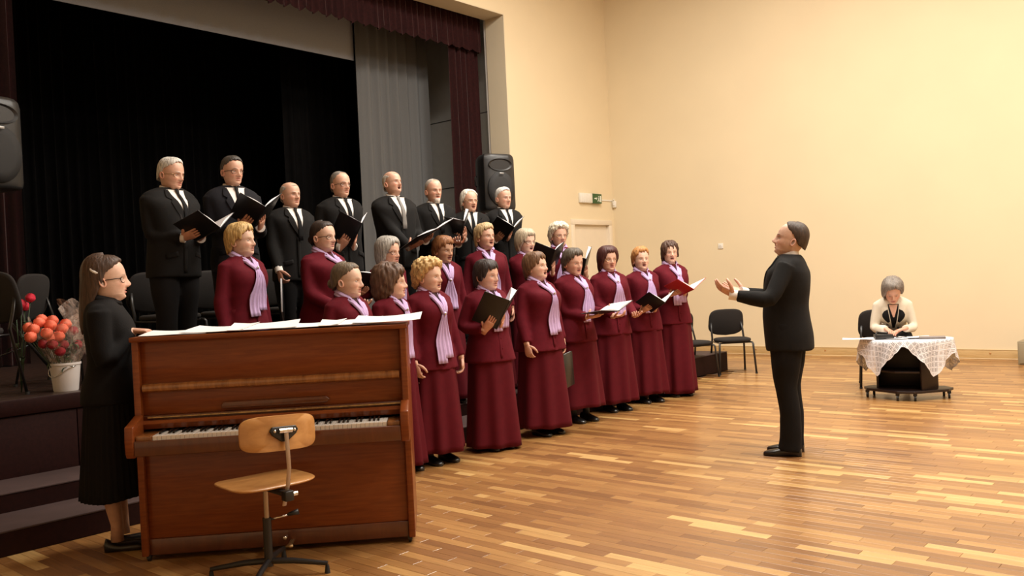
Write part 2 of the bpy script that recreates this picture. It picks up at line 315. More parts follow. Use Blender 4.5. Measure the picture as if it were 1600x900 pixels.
for row in range(int(9.2/PW),int(BY/PW)):
    off=((row*.3819)%1.0)*PL
    for idx in range(int((-9+off)/PL),int((-5.3+off)/PL)-1):
        x=idx*PL-off; y=row*PW
        if x<WX or (y<11.05): continue
        cells.append((x,y))
def vis(x,y):
    d=Vector((x+PL/2,y+PW/2,-1.38)); z=d.dot(cf)
    if z<1: return None
    u=800+FPX*d.dot(cr2)/z; v=450-FPX*d.dot(cu2)/z
    if -20<u<1620 and v<905: 
        if 215<u<650 and v<848: return None
        return z
    return None
vz=sorted([(vis(*c),c) for c in cells if vis(*c) is not None]); near=set(c for _,c in vz[:300])
proto=MB(); proto.add(SV,SF); pm=proto.mesh('floor_strip'); pm.materials.append(MT['floor'])
for c in cells:
    if c in near:
        o=bpy.data.objects.new('parquet_strip',pm); o.location=(c[0],c[1],0); o.parent=fl; col.objects.link(o)
rest=MB()
for c in cells:
    if c not in near: rest.add(SV+np.array([c[0],c[1],0]),SF)
o=rest.build('parquet_strips',MT['floor'],fl,flip=False); o['kind']='stuff'
# walls
b=MB(); b.box(WX-.4,RX+.2,BY,BY+.2,0,CZ); struct('wall_back',b,'wall')
b=MB(); b.box(WX-.4,WX,10.41,11.90,0,CZ); b.box(WX-.4,WX,13.12,BY,0,CZ); b.box(WX-.4,WX,11.90,13.12,2.40,CZ)
b.box(WX-.4,WX,2.45,10.41,5.62,CZ); b.box(WX-.4,WX,FY,2.45,0,CZ); b.box(WX-.4,WX,2.45,10.41,0,.70); wl=struct('wall_stage',b,'wall')
b=MB(); b.box(WX-.395,WX-.002,10.395,10.41,.76,5.62); b.box(WX-.395,WX-.002,2.45,2.465,.76,5.62); b.box(WX-.395,WX-.002,2.465,10.395,5.605,5.62); struct('trim_1',b,'reveal')
b=MB(); b.box(RX,RX+.2,FY,BY,0,CZ); struct('wall_right',b,'wall')
b=MB(); b.box(WX-.4,RX+.2,FY-.2,FY,0,CZ); struct('wall_rear',b,'wall')
b=MB(); b.box(WX-.4,RX+.2,FY-.2,BY+.2,CZ,CZ+.2); struct('ceiling',b,'ceil')
b=MB(); b.box(WX,RX,BY-.02,BY,.018,.125); b.box(WX,RX,BY-.024,BY,.125,.132); bb=struct('baseboard_back',b,'base',bevel=.003)
b=MB(); b.box(WX,RX,BY-.035,BY-.0,.0,.016); b.build('quarter_round',mat('pale_oak_bead',(.75,.55,.3),.4,bump=.05,var=.05),bb,bevel=.004)
for i,x in enumerate(np.arange(-8.6,7.9,.57)):
    b=MB(); b.ell((x,BY-.024,.085),(.013,.004,.013),10,6); b.build('screw_cap',MT['ply'],bb,smooth=True)
b=MB(); b.box(WX,WX+.02,11.02,11.88,.0,.13); struct('baseboard_stage',b,'base',bevel=.003)
# door in the stage wall
b=MB(); b.box(WX-.12,WX-.04,11.99,13.03,.01,2.31); dr=struct('door_1',b,'door')
b=MB(); b.box(WX-.14,WX+.025,11.90,11.99,0,2.3085); b.box(WX-.14,WX+.025,13.03,13.12,0,2.3085); b.box(WX-.14,WX+.025,11.90,13.12,2.31,2.40); b.build('door_frame',MT['door'],dr,bevel=.004)
b=MB(); b.tube([(WX-.04,12.08,1.02),(WX+.01,12.08,1.02),(WX+.02,12.10,1.02),(WX+.02,12.2,1.02)],.008,8); b.build('door_handle',MT['chrome'],dr,smooth=True)
# stage block, steps
b=MB(); b.box(-9.4,-6.205,-1.6,10.38,0,.715); st=struct('stage_platform',b,'stage')
y=-1.6
while y<10.3:
    bb_=MB(); y1=min(y+1.02,10.38); bb_.box(-6.205,-6.19,y+.003,y1-.003,.02,.65); bb_.build('front_panel',MT['stage'],st,bevel=.002); y+=1.02
b=MB(); b.box(-6.21,-6.175,-1.6,10.38,.655,.76); b.build('nosing',MT['stage'],st,bevel=.006)
x=-6.212
while x>-9.35:
    b=MB(); x1=max(x-.13,-9.39); b.box(x1+.001,x-.001,-1.6,10.38,.715,.76); b.build('floorboard',MT['stagefloor'],st,bevel=.001); x-=.13
b=MB(); b.box(-14,-9.4,1.0,11.0,.6,.76); b.build('rear_floor',MT['stagefloor'],st)
def step(x0,x1,y0,y1,z):
    b=MB(); b.box(x0,x1,y0,y1,0,z-.012); s=b.build('stage_step',MT['stage'],None,bevel=.003); s['kind']='structure'
    b=MB(); b.box(x0,x1+.008,y0,y1,z-.012,z); b.build('tread',MT['tread'],s,bevel=.003)
    b=MB(); b.box(x1,x1+.004,y0,y1,.004,z-.014); b.build('riser',MT['stage'],s)
    return s
step(-5.715,-5.27,-1.6,9.2,.143); step(-6.17,-5.72,-1.6,11.02,.26)
# stage house: wings, backdrop
b=MB(); b.box(-14.2,-9.4,11.0,11.15,.7,7.1); b.box(-9.45,-9.4,10.41,11.0,.7,7.1); wn_=struct('wall_wing_right',b,'wing')
for z in (1.9,3.1,4.3): 
    b=MB(); b.box(-14,-9.46,10.994,11.0,z-.006,z+.006); b.build('panel_joint',MT['blackm'],wn_)
b=MB(); b.box(-14.2,-9.4,.9,1.0,.7,7.1); struct('wall_wing_left',b,'black')
b=MB(); b.box(-14.3,-14.1,.9,11.2,.7,7.1); struct('wall_stage_back',b,'black')
b=MB(); b.box(-14.3,-9.4,.9,11.2,7.1,7.2); struct('ceiling_stage',b,'black')
def curtain(name,p0,p1,z0,z1,m,fold=.10,amp=.05,seed=0,label='',cat='curtain',scallop=0,rows=10,th=.004,group=None):
    rs=np.random.RandomState(seed); p0=np.array(p0,float); p1=np.array(p1,float); L=np.linalg.norm(p1-p0); d=(p1-p0)/L; nn=np.array([-d[1],d[0]])
    n=max(8,int(L/fold*10)); u=np.linspace(0,L,n); ph=np.cumsum(rs.uniform(.6,1.5,n))*2*PI/10
    am=np.interp(u,np.linspace(0,L,12),rs.uniform(.6,1.25,12)); rings=[]
    for i in range(rows+1):
        z=z1+(z0-z1)*i/rows; k=amp*(.75+.4*i/rows)
        off=(np.sin(ph)+.25*np.sin(2*ph+i*.12))*am*k
        zz=np.full(n,z)
        if scallop and i==rows: zz=zz-scallop*np.abs(np.sin(ph*.25))
        P=np.stack([p0[0]+d[0]*u+nn[0]*off,p0[1]+d[1]*u+nn[1]*off,zz],1); rings.append(P)
    A=np.array(rings); B=A.copy(); B[:,:,0]+=nn[0]*th; B[:,:,1]+=nn[1]*th
    mb=MB(); loop=np.concatenate([A,B[:,::-1]],1); mb.loft(loop,closed=True)
    o=mb.build(name,MT[m],None,smooth=True,flip=True,ang=60); return tag(o,label,cat,group)
curtain('stage_curtain',(-9.60,9.76),(-9.60,10.38),.77,5.4,'maroonc',.11,.05,3,'dark maroon stage curtain at the right edge of the proscenium opening','curtain')
curtain('stage_curtain',(-9.62,2.3),(-9.62,3.42),.77,5.4,'maroonc',.11,.05,5,'dark maroon stage curtain hanging at the far left behind the left loudspeaker','curtain')
curtain('valance',(-9.50,2.4),(-9.50,10.38),5.17,5.66,'maroonc',.12,.035,7,'dark maroon gathered valance along the top of the stage opening','valance',scallop=.09,rows=5)
curtain('drape_leg',(-10.35,8.5),(-10.35,9.93),.77,5.9,'greyc',.22,.05,9,'dark grey side drape hanging in folds right of the black backdrop','drape')
b=MB(); b.box(-10.45,-10.44,1.2,8.52,4.87,6.1); o=b.build('border_cloth',MT['greyb'],None); tag(o,'flat pale grey border cloth across the upper stage','border')
curtain('backdrop_curtain',(-13.4,1.2),(-13.4,10.9),.77,6.6,'black',.16,.07,11,'black backdrop curtain closing the back of the stage','curtain')
curtain('black_drape_leg',(-11.6,8.0),(-11.6,9.2),.77,6.6,'black',.16,.06,12,'black side drape behind the grey drape on the stage','drape')
# ---------------- people ----------------
NC=56
_t=np.linspace(-PI,PI,NC,endpoint=False)
TH=_t-.55*np.sin(_t)
HT=[ # z, halfwidth, front, back  (head, chin at 0, crown .235)
(.2352,.004,.002,.022),(.232,.030,.020,-.048),(.224,.050,.042,-.072),(.210,.064,.062,-.090),(.190,.0735,.079,-.102),(.165,.0775,.089,-.107),(.145,.078,.0925,-.107),(.125,.077,.0935,-.104),(.108,.0745,.0885,-.100),
(.090,.0735,.0885,-.094),(.072,.071,.0885,-.086),(.056,.0675,.0875,-.078),(.040,.063,.0855,-.072),(.024,.056,.0845,-.068),(.012,.047,.083,-.066),(.002,.040,.076,-.065),(-.008,.043,.056,-.065),(-.022,.052,.035,-.066),(-.045,.056,.028,-.068)]
def ss(a,b,x): t=np.clip((x-a)/(b-a),0,1); return t*t*(3-2*t)
def G(v,c,s): return np.exp(-((v-c)/s)**2)
def head_rings(age=.5,nose=1.,fat=1.):
    T=np.array(HT)[::-1]
    zs=np.concatenate([np.linspace(-.045,0,7)[:-1],np.arange(0,.142,.0033),np.linspace(.145,.2352,16)])
    # smooth interpolation
    def ip(k):
        y=np.interp(zs,T[:,0],T[:,k]); z2=np.interp(zs+.006,T[:,0],T[:,k]); z3=np.interp(zs-.006,T[:,0],T[:,k]); r=(y*2+z2+z3)/4
        r[-3:]=y[-3:]; return r
    hw,fr,bk=ip(1),ip(2),ip(3); out=[]
    for i,z in enumerate(zs):
        e=2.15 if z>.03 else 2.3; s_,c_=np.sin(TH),np.cos(TH)
        x=hw[i]*np.sign(s_)*np.abs(s_)**(2/e)*(fat if z<.11 else 1+(fat-1)*max(0,1-(z-.11)/.05)); y=np.where(c_>0,fr[i],-bk[i])*np.sign(c_)*np.abs(c_)**(2/e)
        out.append(np.stack([x,y,np.full(NC,z)],1))
    return np.array(out)
def face(V,skin,lip,brow,op,age,nose,female,rs):
    x,y,z=V[...,0],V[...,1].copy(),V[...,2]; ax=np.abs(x); f=ss(-.0,.03,y)
    N=np.interp(z,[.056,.062,.068,.076,.084,.10,.118,.130],[0,.007,.019,.025,.0245,.015,.006,0])*nose
    wx=np.interp(z,[.06,.075,.09,.13],[.016,.0155,.0105,.009])
    dy=N*np.exp(-(ax/wx)**2.6)+.006*nose*G(ax,.0135,.006)*G(z,.070,.006)
    dy+=(-.0105 if not female else -.0080)*G(ax,.031,.0155)*G(z,.108,.0115)+(.0045 if not female else .0022)*G(ax,.026,.020)*G(z,.129,.0065)+.0035*G(ax,.043,.016)*G(z,.078,.016)
    dy+=-.0045*G(ax,.052,.012)*G(z,.045,.018)*age -.0028*age*G(ax,.024+.10*np.clip(.075-z,0,.04)*3,.0035)*ss(.035,.045,z)*(1-ss(.070,.080,z))
    dy+=.0055*G(x,0,.019)*G(z,.0525,.0045)+.006*G(x,0,.017)*G(z,.0365-.006*op,.0050)-.004*G(x,0,.02)*G(z,.027,.005)+.004*G(x,0,.016)*G(z,.010,.010)
    mo=np.exp(-((ax/(.021-.004*op))**4))*np.exp(-((z-(.0445-.003*op))/(.0022+.0085*op))**4)
    dy+=-(.003+.020*op)*mo
    dy+=-.0018*age*G(ax,.031,.016)*G(z,.094,.004)
    V=V.copy(); V[...,1]=y+dy*f
    C=np.ones(V.shape)*np.array(skin)
    def mixc(w,c): 
        nonlocal C; C=C*(1-w[...,None])+np.array(c)*w[...,None]
    red=np.array(skin)*np.array([1.0,.66,.60])
    mixc(f*.55*G(ax,.042,.02)*G(z,.078,.02),red); mixc(f*.5*G(ax,0,.014)*G(z,.074,.010),red)
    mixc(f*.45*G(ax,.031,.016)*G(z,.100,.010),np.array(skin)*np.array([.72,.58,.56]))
    mixc(f*.9*(np.exp(-(ax/.0235)**6)*np.maximum(G(z,.0515,.0042),G(z,.0375-.006*op,.0048))),lip)
    mixc(f*np.clip(mo*1.2,0,1)*(1 if op>.15 else .6),(.05,.008,.008))
    mixc(f*(.85 if not female else .5)*np.exp(-((ax-.031)/.0165)**4)*np.exp(-((z-(.1315-.10*np.clip(ax-.036,0,1)))/.0042)**2),brow)
    mixc(f*.8*np.exp(-((ax-.0315)/.0135)**4)*np.exp(-((z-.1125)/.0022)**2),(.06,.03,.02))
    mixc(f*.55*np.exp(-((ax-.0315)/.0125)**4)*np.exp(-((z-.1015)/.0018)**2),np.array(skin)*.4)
    nost=G(ax,.0075,.0035)*G(z,.0625,.0028); mixc(f*.85*nost,(.05,.015,.01))
    return V,C
def hand_add(mb,wr,d,n,side,curl=.5,spread=.12,C=(1,1,1),s=1.,thumb=.6,curls=None):
    """wr wrist, d finger direction, n palm normal, side +1 right / -1 left hand"""
    wr=np.asarray(wr,float); d=np.asarray(d,float); d/=np.linalg.norm(d); n=np.asarray(n,float); n=n-d*(n@d); n/=np.linalg.norm(n); t=np.cross(d,n)*side
    M=lambda a,b_,c: wr+(d*a+t*b_+n*c)*s
    # palm as one loft from the wrist to the knuckles
    rings=[]
    for a,hwp,th,cx in ((-.045,.026,.021,0),(-.01,.028,.0195,0),(.02,.036,.0165,.002),(.05,.0415,.0145,.001),(.078,.0415,.0125,0),(.092,.037,.009,0)):
        an=np.arange(12)*2*PI/12; rings.append([M(a,cx+math.cos(q)*hwp,math.sin(q)*th) for q in an])
    mb.loft(rings,C)
    for i,(off,ln,rr) in enumerate(((.031,.072,.0088),(.0105,.080,.0092),(-.0105,.074,.0087),(-.030,.060,.0078))):
        c=curls[i] if curls else curl*(1+.08*i); sp=spread*(1.5-i)/1.5*.5
        p=np.array([.078,off,0.]); pts=[M(*(p-np.array([.012,0,0]))),M(*p)]; ang=0
        for k,fr in enumerate((.42,.32,.26)):
            ang+=c*(.75,.9,.6)[k]; dirv=np.array([math.cos(ang)*math.cos(sp),math.sin(sp),math.sin(ang)]); 
            p1=p+dirv*ln*fr*.55; p=p+dirv*ln*fr; pts+= [M(*p1),M(*p)]
        rad=[rr*s*q for q in (.9,1.02,.98,1.02,.93,.96,.86,.55)]
        mb.tube(pts,rad,7,up=n,C=C)
    p=np.array([.012,.026,.004]); pts=[M(*p)]; dirs=((.55,.72,.35),(.82,.45,.40+thumb*.2),(.90,.20,.42+thumb*.3))
    for dv,l in zip(dirs,(.040,.034,.027)):
        dv=np.array(dv); dv/=np.linalg.norm(dv); p=p+dv*l; pts.append(M(*p))
    mb.tube(pts,[.0145*s,.0125*s,.0105*s,.0072*s],8,up=n,C=C)
def ik(S,W,L1,L2,pole):
    S,W,pole=map(lambda q:np.asarray(q,float),(S,W,pole)); v=W-S; D=np.linalg.norm(v)
    if D>L1+L2-.005: W=S+v/D*(L1+L2-.005); v=W-S; D=np.linalg.norm(v)
    u=v/D; a=(L1*L1-L2*L2+D*D)/(2*D); h=math.sqrt(max(L1*L1-a*a,0)); p=pole-u*(pole@u); p/=np.linalg.norm(p); return S+u*a+p*h,W
def arm_path(S,E,W,k=.3):
    S,E,W=map(np.asarray,(S,E,W)); pts=[S,S*.5+E*.5]; a=E+(S-E)*.22; c=E+(W-E)*.22
    for t in (0,.5,1): pts.append((1-t)**2*a+2*t*(1-t)*E+t*t*c)
    pts+=[E*.45+W*.55,W]; return pts
def ribbon(mb,pts,nor,wid,th,folds=3,amp=.35,m=18,ph=0,C=None):
    pts=np.asarray(pts,float); nor=np.asarray(nor,float); n=len(pts); rings=[]
    for i in range(n):
        t=pts[min(i+1,n-1)]-pts[max(i-1,0)]; t/=np.linalg.norm(t); N=nor[i]-t*(nor[i]@t); N/=np.linalg.norm(N); B=np.cross(t,N)
        u=np.linspace(-1,1,m//2); top=[]; bot=[]
        w_=wid[i] if hasattr(wid,'__len__') else wid; h=th[i] if hasattr(th,'__len__') else th
        f=amp*h*np.cos(folds*PI*u+ph+i*.15); prof=h*np.sqrt(np.clip(1-u**2*.9,0,1))
        for k in range(m//2): top.append(pts[i]+B*u[k]*w_/2+N*(prof[k]+f[k])); bot.append(pts[i]+B*u[k]*w_/2+N*(-.25*prof[k]+f[k]*.6))
        rings.append(top+bot[::-1])
    mb.loft(rings,C)
# hair: arc lengths from the crown along azimuth (0 front .. 180 back)
KA=np.radians([0,30,60,90,120,150,180])
def hair_add(mb,T,K,S=None,amp=.0015,fq=26,curl=0,cf_=60,inward=.0,bul=0,seed=0,jag=0,part=0,na=84,ns=30,round_=.25,lean=0):
    rs=np.random.RandomState(seed); az=np.linspace(-PI,PI,na,endpoint=False); a_=np.abs(az)
    Tt=np.interp(a_,KA,T)*(1+part*.12*np.sin(az)); Kk=np.interp(a_,KA,K); St=np.interp(a_,KA,S) if S is not None else np.zeros(na)+.001
    jn=sum(np.sin(az*f+rs.rand()*6)*a for f,a in ((7,.5),(13,.6),(23,.5),(37,.5)))
    Tt=Tt+jag*jn; Tt=np.maximum(Tt,St+.002)
    A,Bq,Cz,cy,zc=.0795,.101,.1165,-.0075,.119; q=.1728
    def P(az_,s,off):
        ph=np.minimum(s/.11,PI/2); dr=np.maximum(s-q,0); sp,cp=np.sin(ph)**.76,np.maximum(np.cos(ph),1e-4)**.76; k=1-inward*np.clip(dr/.1,0,1.5)
        nx,ny,nz=sp*np.sin(az_)/A,sp*np.cos(az_)/Bq,cp/Cz; nl=np.sqrt(nx*nx+ny*ny+nz*nz); nx/=nl;ny/=nl;nz/=nl
        return np.stack([(A*sp*k)*np.sin(az_)+nx*off,(Bq*sp*k)*np.cos(az_)+cy+ny*off-lean*dr,zc+Cz*cp-dr+nz*off],-1)
    us=np.linspace(0,1,ns); rings=[]; p1,p2,p3=rs.rand(3)*6
    for u in us:
        s=St+(Tt-St)*u; prof=np.where(St>.01,np.clip(u/.18,0,1)**.6,1.); end=np.where(u>1-round_,np.sqrt(np.clip(1-((u-1+round_)/round_)**2*.85,0,1)),1)
        bb_=1+bul*np.sin(PI*np.clip(u,0,1))
        off=Kk*prof*end*bb_+amp*np.clip(s/.035,0,1)*(np.sin(az*fq+3*np.sin(u*5+p1)+p1)+.6*np.sin(az*fq*1.7+2*np.sin(u*7+p2)+p2)+.4*np.sin(az*3+u*9+p3))*prof
        Q=P(az,s,off)
        if curl:
            W=Q*cf_; nz_=np.sin(W[:,0]*1.3+2*np.sin(W[:,2]*.8+p1))*np.sin(W[:,1]*1.2+p2+np.sin(W[:,0]))+ .7*np.sin(W[:,2]*1.5+W[:,0]*.7+p3)*np.sin(W[:,1]*1.9+p1)
            Q=P(az,s,off+curl*nz_*prof*np.clip(s/.02,0,1))
        rings.append(Q)
    for u,o in ((.985,-.0),(.8,-.006),(.4,-.012)): rings.append(P(az,St+(Tt-St)*u,np.full(na,o)))
    mb.loft(np.array(rings),cap=True)
HS={ # T, K, extras
 'crop':dict(T=[.092,.098,.128,.150,.210,.232,.238],K=[.013,.012,.009,.007,.010,.012,.012],amp=.0012,jag=.005,round_=.35),
 'full':dict(T=[.080,.092,.128,.150,.212,.235,.240],K=[.013,.013,.011,.008,.010,.012,.012],amp=.0014,jag=.005,round_=.4),
 'recede':dict(T=[.050,.055,.118,.150,.205,.222,.226],K=[.005,.006,.008,.008,.011,.013,.013],amp=.001,jag=.004,round_=.4),
 'bald':dict(T=[.10,.10,.135,.150,.212,.235,.240],K=[.0,.0,.003,.006,.007,.008,.008],S=[.10,.10,.133,.105,.095,.10,.11],amp=.0006,jag=.004,round_=.5),
 'thin':dict(T=[.030,.034,.118,.148,.210,.235,.240],K=[.002,.002,.005,.008,.009,.010,.010],amp=.0008,jag=.005,round_=.6),
 'longman':dict(T=[.045,.060,.135,.205,.255,.275,.280],K=[.003,.005,.014,.018,.020,.020,.020],amp=.002,jag=.010,curl=.002),
 'short':dict(T=[.112,.118,.145,.175,.235,.250,.255],K=[.022,.024,.022,.017,.022,.024,.024],amp=.0024,fq=31,jag=.012,part=1,curl=.002,round_=.35),
 'pixie':dict(T=[.128,.130,.146,.170,.225,.245,.25],K=[.018,.020,.019,.014,.020,.022,.022],amp=.0022,fq=33,jag=.014,part=1,curl=.0015,round_=.35),
 'curly':dict(T=[.106,.116,.150,.190,.240,.258,.264],K=[.036,.038,.038,.032,.036,.040,.040],amp=.001,curl=.008,cf_=85,jag=.008),
 'bob':dict(T=[.122,.128,.185,.262,.292,.302,.302],K=[.018,.022,.028,.027,.028,.028,.028],amp=.0020,fq=29,jag=.007,inward=.06,bul=.15,part=1),
 'bobgrey':dict(T=[.104,.118,.175,.245,.275,.285,.285],K=[.018,.022,.026,.026,.028,.028,.028],amp=.0024,fq=29,jag=.009,bul=.15,inward=.1,part=1),
 'bushy':dict(T=[.118,.126,.172,.250,.290,.300,.305],K=[.024,.028,.032,.034,.040,.042,.042],amp=.0035,fq=23,curl=.005,cf_=60,jag=.014,bul=.15,part=1),
 'back':dict(T=[.092,.098,.128,.158,.212,.236,.240],K=[.008,.010,.010,.008,.012,.018,.020],amp=.0014,fq=34,jag=.004,round_=.4),
 'wet':dict(T=[.118,.140,.185,.235,.270,.280,.285],K=[.015,.018,.018,.016,.020,.022,.022],amp=.004,fq=19,jag=.020,curl=.003,part=1),
 'long':dict(T=[.088,.096,.124,.165,.300,.44,.47],K=[.010,.012,.012,.011,.020,.026,.026],amp=.0018,fq=34,jag=.004,ns=44,lean=.10),
}
SK=dict(a=(.68,.44,.33),b=(.64,.375,.27),c=(.70,.47,.36),d=(.50,.29,.19))
def figure(name_label,fig,hair,hcol,skin='a',op=0.,glasses=None,arms=None,clothes='choir',group=None,hs=1.07,beard=None,suit='suit',tie='tie',tail=0,seed=0,lean=0,seated=False,nose=1.,age=.7,brows=None,fat=1.,hair2=None,vest=False,hand_s=1.05,shoes=True,knot=.12,back_lean=0,long_tail=.0,hemh=.06):
    kind,px,py,pz,H,yw,hyaw,hpit,g,fl=fig; fem=kind=='f'; s=H/1.715; rs=np.random.RandomState(seed)
    root=empty('person',(px,py,pz),R(yw),name_label,'person',group)
    sk=np.array(SK[skin]); lip=sk*np.array([.82,.42,.42]) if not fem else np.array((.50,.13,.13)); brow=brows if brows is not None else tuple(np.array(hcol)*.6+np.array((.02,.012,.008)))
    hs_=hs*(1 if not fem else .985)
    # lean about the hips
    zh=.95*s
    def bend(V):
        V=np.asarray(V,float); sh=V.shape; V=V.reshape(-1,3); w_=ss(zh-.05*s,zh+.30*s,V[:,2])*R(lean); y=V[:,1]; z=V[:,2]-zh
        Y=y*np.cos(w_)+z*np.sin(w_); Z=-y*np.sin(w_)+z*np.cos(w_)+zh; return np.stack([V[:,0],Y,Z],1).reshape(sh)
    # ---- head placement
    chin=H-.2355*hs_; HO=np.array([0,.012*s,chin])
    hp,hy=R(hpit),R(hyaw)
    Rx=np.array([[1,0,0],[0,math.cos(hp),-math.sin(hp)],[0,math.sin(hp),math.cos(hp)]]); Rz=np.array([[math.cos(hy),-math.sin(hy),0],[math.sin(hy),math.cos(hy),0],[0,0,1]])
    RR=Rz@Rx; piv=np.array([0,-.02,.01])
    def headx(V,w=None):
        V=np.asarray(V,float); sh=V.shape; V=V.reshape(-1,3); q=(V-piv)@RR.T+piv
        if w is not None: w=w.reshape(-1,1); q=V*(1-w)+q*w
        return bend((q*hs_+HO).reshape(sh))
    # ---- body
    mb=MB(); hr=head_rings(age,nose,fat); hv,hc=face(hr,sk,lip,brow,op,age,nose,fem,rs)
    if beard:
        x_,y_,z_=hv[...,0],hv[...,1],hv[...,2]; bw=ss(.0,.04,y_)*(np.exp(-(np.abs(x_)/.034)**4)*(1-ss(.022,.034,z_))+np.exp(-(np.abs(x_)/.03)**4)*G(z_,.059,.0045)*.9)
        bw=np.clip(bw,0,1); hc=hc*(1-bw[...,None])+np.array(beard)*bw[...,None]; hv[...,1]+=.008*bw*(z_<.034)
    w_=ss(-.05,-.01,hv[...,2]); HV=headx(hv,w_)
    if fem: TT=[(.97,.155,.10,-.115),(1.08,.125,.085,-.09),(1.22,.14,.10,-.10),(1.32,.15,.10,-.105),(1.40,.145,.07,-.095),(1.435,.10,.045,-.08),(1.455,.062,.045,-.066)]
    else: TT=[(.97,.155,.095,-.11),(1.08,.145,.09,-.10),(1.22,.165,.10,-.11),(1.34,.18,.10,-.11),(1.41,.17,.07,-.10),(1.445,.11,.05,-.085),(1.465,.065,.048,-.07)]
    TT=[(z*s,(a*(.93 if z>1.1 else .80))*s*(g if z<1.4 else 1),b_*s*(g if z<1.4 else 1),c*s) for z,a,b_,c in TT]
    tr=bend(rings_from(TT,TH,2.2,sub=2)); crot=[[ (v[0]*.8,v[1]*.8,v[2]-.1*s) for v in tr[0]]]
    body=np.concatenate([np.array(crot),tr,HV]); bc=np.concatenate([np.ones((1+len(tr),NC,3))*sk,hc])
    mb.loft(body,bc)
    # eyes
    for sx in (-1,1):
        ey=np.array([sx*.0312,.0655 if not fem else .0675,.1075]); mb_e=MB(); mb_e.ell((0,0,0),(.0122,.0122,.0112),12,8); V=np.concatenate(mb_e.v); cc=np.ones(V.shape)*np.array((.55,.50,.46)); dd=np.sqrt(V[:,0]**2+V[:,2]**2); cc[(dd<.0058)&(V[:,1]>0)]=(.05,.035,.03); cc[(V[:,2]>.0035)]=sk*.75
        mb.add(headx(V+ey),mb_e.f,cc)
        # ears
        er=[]; 
        for k,(o,r1) in enumerate(((-.006,.6),(.002,.95),(.010,1.06),(.015,1.0),(.0125,.72),(.007,.5),(.006,.2))):
            an=np.arange(14)*2*PI/14; er.append([(sx*(.0735+o+.004*(-math.cos(q))*(k>1)),-.014+math.cos(q)*.0148*r1-.004*math.sin(q)-o*.5,.095+math.sin(q)*.0275*r1) for q in an])
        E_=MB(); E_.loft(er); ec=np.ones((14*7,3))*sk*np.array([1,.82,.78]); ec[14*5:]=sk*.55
        mb.add(headx(np.concatenate(E_.v)),E_.f,ec)
    # ---- arms
    shx=(.162 if fem else .186)*s*(1+(g-1)*.35); SH={}; HD=[]
    for sd in (1,-1):
        S_=bend(np.array([[sd*shx,-.012*s,1.398*s]]))[0]; spec=(arms or {}).get(sd)
        if spec is None: spec=dict(w=(sd*.235*s*(1+(g-1)*.6),.03*s,.80*s),d=(0,.12,-1),n=(-sd,.15,0),curl=.35,pole=(sd*.4,-1,0))
        W=np.array(spec['w'],float); L1,L2=.295*s,.262*s
        E,W=ik(S_,W,L1,L2,spec.get('pole',(sd*.35,-.5,-1)))
        mb.tube(arm_path(S_+np.array([-sd*.03*s,0,-.03*s]),E,W),[.034*s,.036*s,.036*s,.036*s,.034*s,.032*s,.026*s],10,up=(0,1,.1),C=sk)
        dd=np.array(spec['d'],float); hp_=W+0*dd
        hand_add(mb,hp_,dd,spec['n'],sd,spec.get('curl',.5),spec.get('spread',.12),sk*np.array([1,.88,.85]),(hand_s if not fem else hand_s*.9)*(.97),spec.get('thumb',.6),spec.get('curls'))
        SH[sd]=(S_,E,W); 
    # ---- legs
    ankles={}
    fy=.02*s
    if not seated:
        for sd in (1,-1):
            A_=np.array([sd*.085*s,fy-.01,.09*s]); mb.tube([(sd*.08*s,0,.95*s),(sd*.088*s,.005,.72*s),(sd*.086*s,.01,.50*s),(sd*.085*s,-.015,.34*s),A_+np.array([0,0,.06]),A_-np.array([0,0,.03])],[.085*s,.075*s,.052*s,.053*s,.033*s,.036*s],12,up=(0,1,0),C=sk*np.array([.8,.72,.66]) if clothes=='pianist' else np.array([.008,.007,.007])); ankles[sd]=A_
    else:
        for sd in (1,-1):
            mb.tube([(sd*.09*s,0,zh-.04),(sd*.10*s,.18*s,zh+.0),(sd*.11*s,.34*s,zh-.01),(sd*.11*s,.37*s,zh-.08),(sd*.10*s,.26*s,zh-.25),(sd*.09*s,.17*s,zh-.43)],[.085*s,.08*s,.062*s,.058*s,.055*s,.036*s],12,up=(0,0,1),C=sk); ankles[sd]=np.array([sd*.09*s,.17*s,zh-.43])
    mb.build('body',MT['skin'],root,smooth=True,colors=True)
    # ---- torso shell for the jacket and for draping
    if fem:
        JT=[(.80,.203,.158,-.172),(.86,.192,.150,-.165),(.96,.176,.140,-.148),(1.07,.154,.128,-.120),(1.18,.160,.140,-.120),(1.27,.174,.156,-.125),(1.34,.176,.138,-.122),(1.395,.180,.100,-.114),(1.428,.160,.078,-.104),(1.452,.118,.062,-.092),(1.470,.078,.052,-.080)]
    elif clothes=='conductor':
        JT=[(.775,.190,.140,-.165),(.90,.186,.148,-.165),(1.02,.178,.150,-.150),(1.12,.176,.146,-.142),(1.24,.194,.144,-.150),(1.34,.208,.130,-.145),(1.395,.212,.102,-.132),(1.432,.192,.078,-.118),(1.458,.145,.062,-.104),(1.480,.085,.052,-.086)]
    else:
        JT=[(.775,.186,.130,-.140),(.90,.180,.136,-.138),(1.02,.170,.138,-.132),(1.12,.168,.140,-.128),(1.24,.188,.140,-.132),(1.34,.208,.126,-.130),(1.395,.214,.100,-.122),(1.432,.194,.076,-.110),(1.458,.146,.060,-.098),(1.480,.084,.050,-.082)]
    hemz={'pianist':.87,'seated':.86}.get(clothes,JT[0][0])
    JT=[r for r in JT if r[0]>=hemz-.02]
    JT=[(z*s,a*s*(1+(g-1)*(1 if z<1.36 else .35)),b_*s*(1+(g-1)*(1.5 if z<1.36 else .35)),c*s*(1+(g-1)*(.9 if z<1.36 else .3))) for z,a,b_,c in JT]
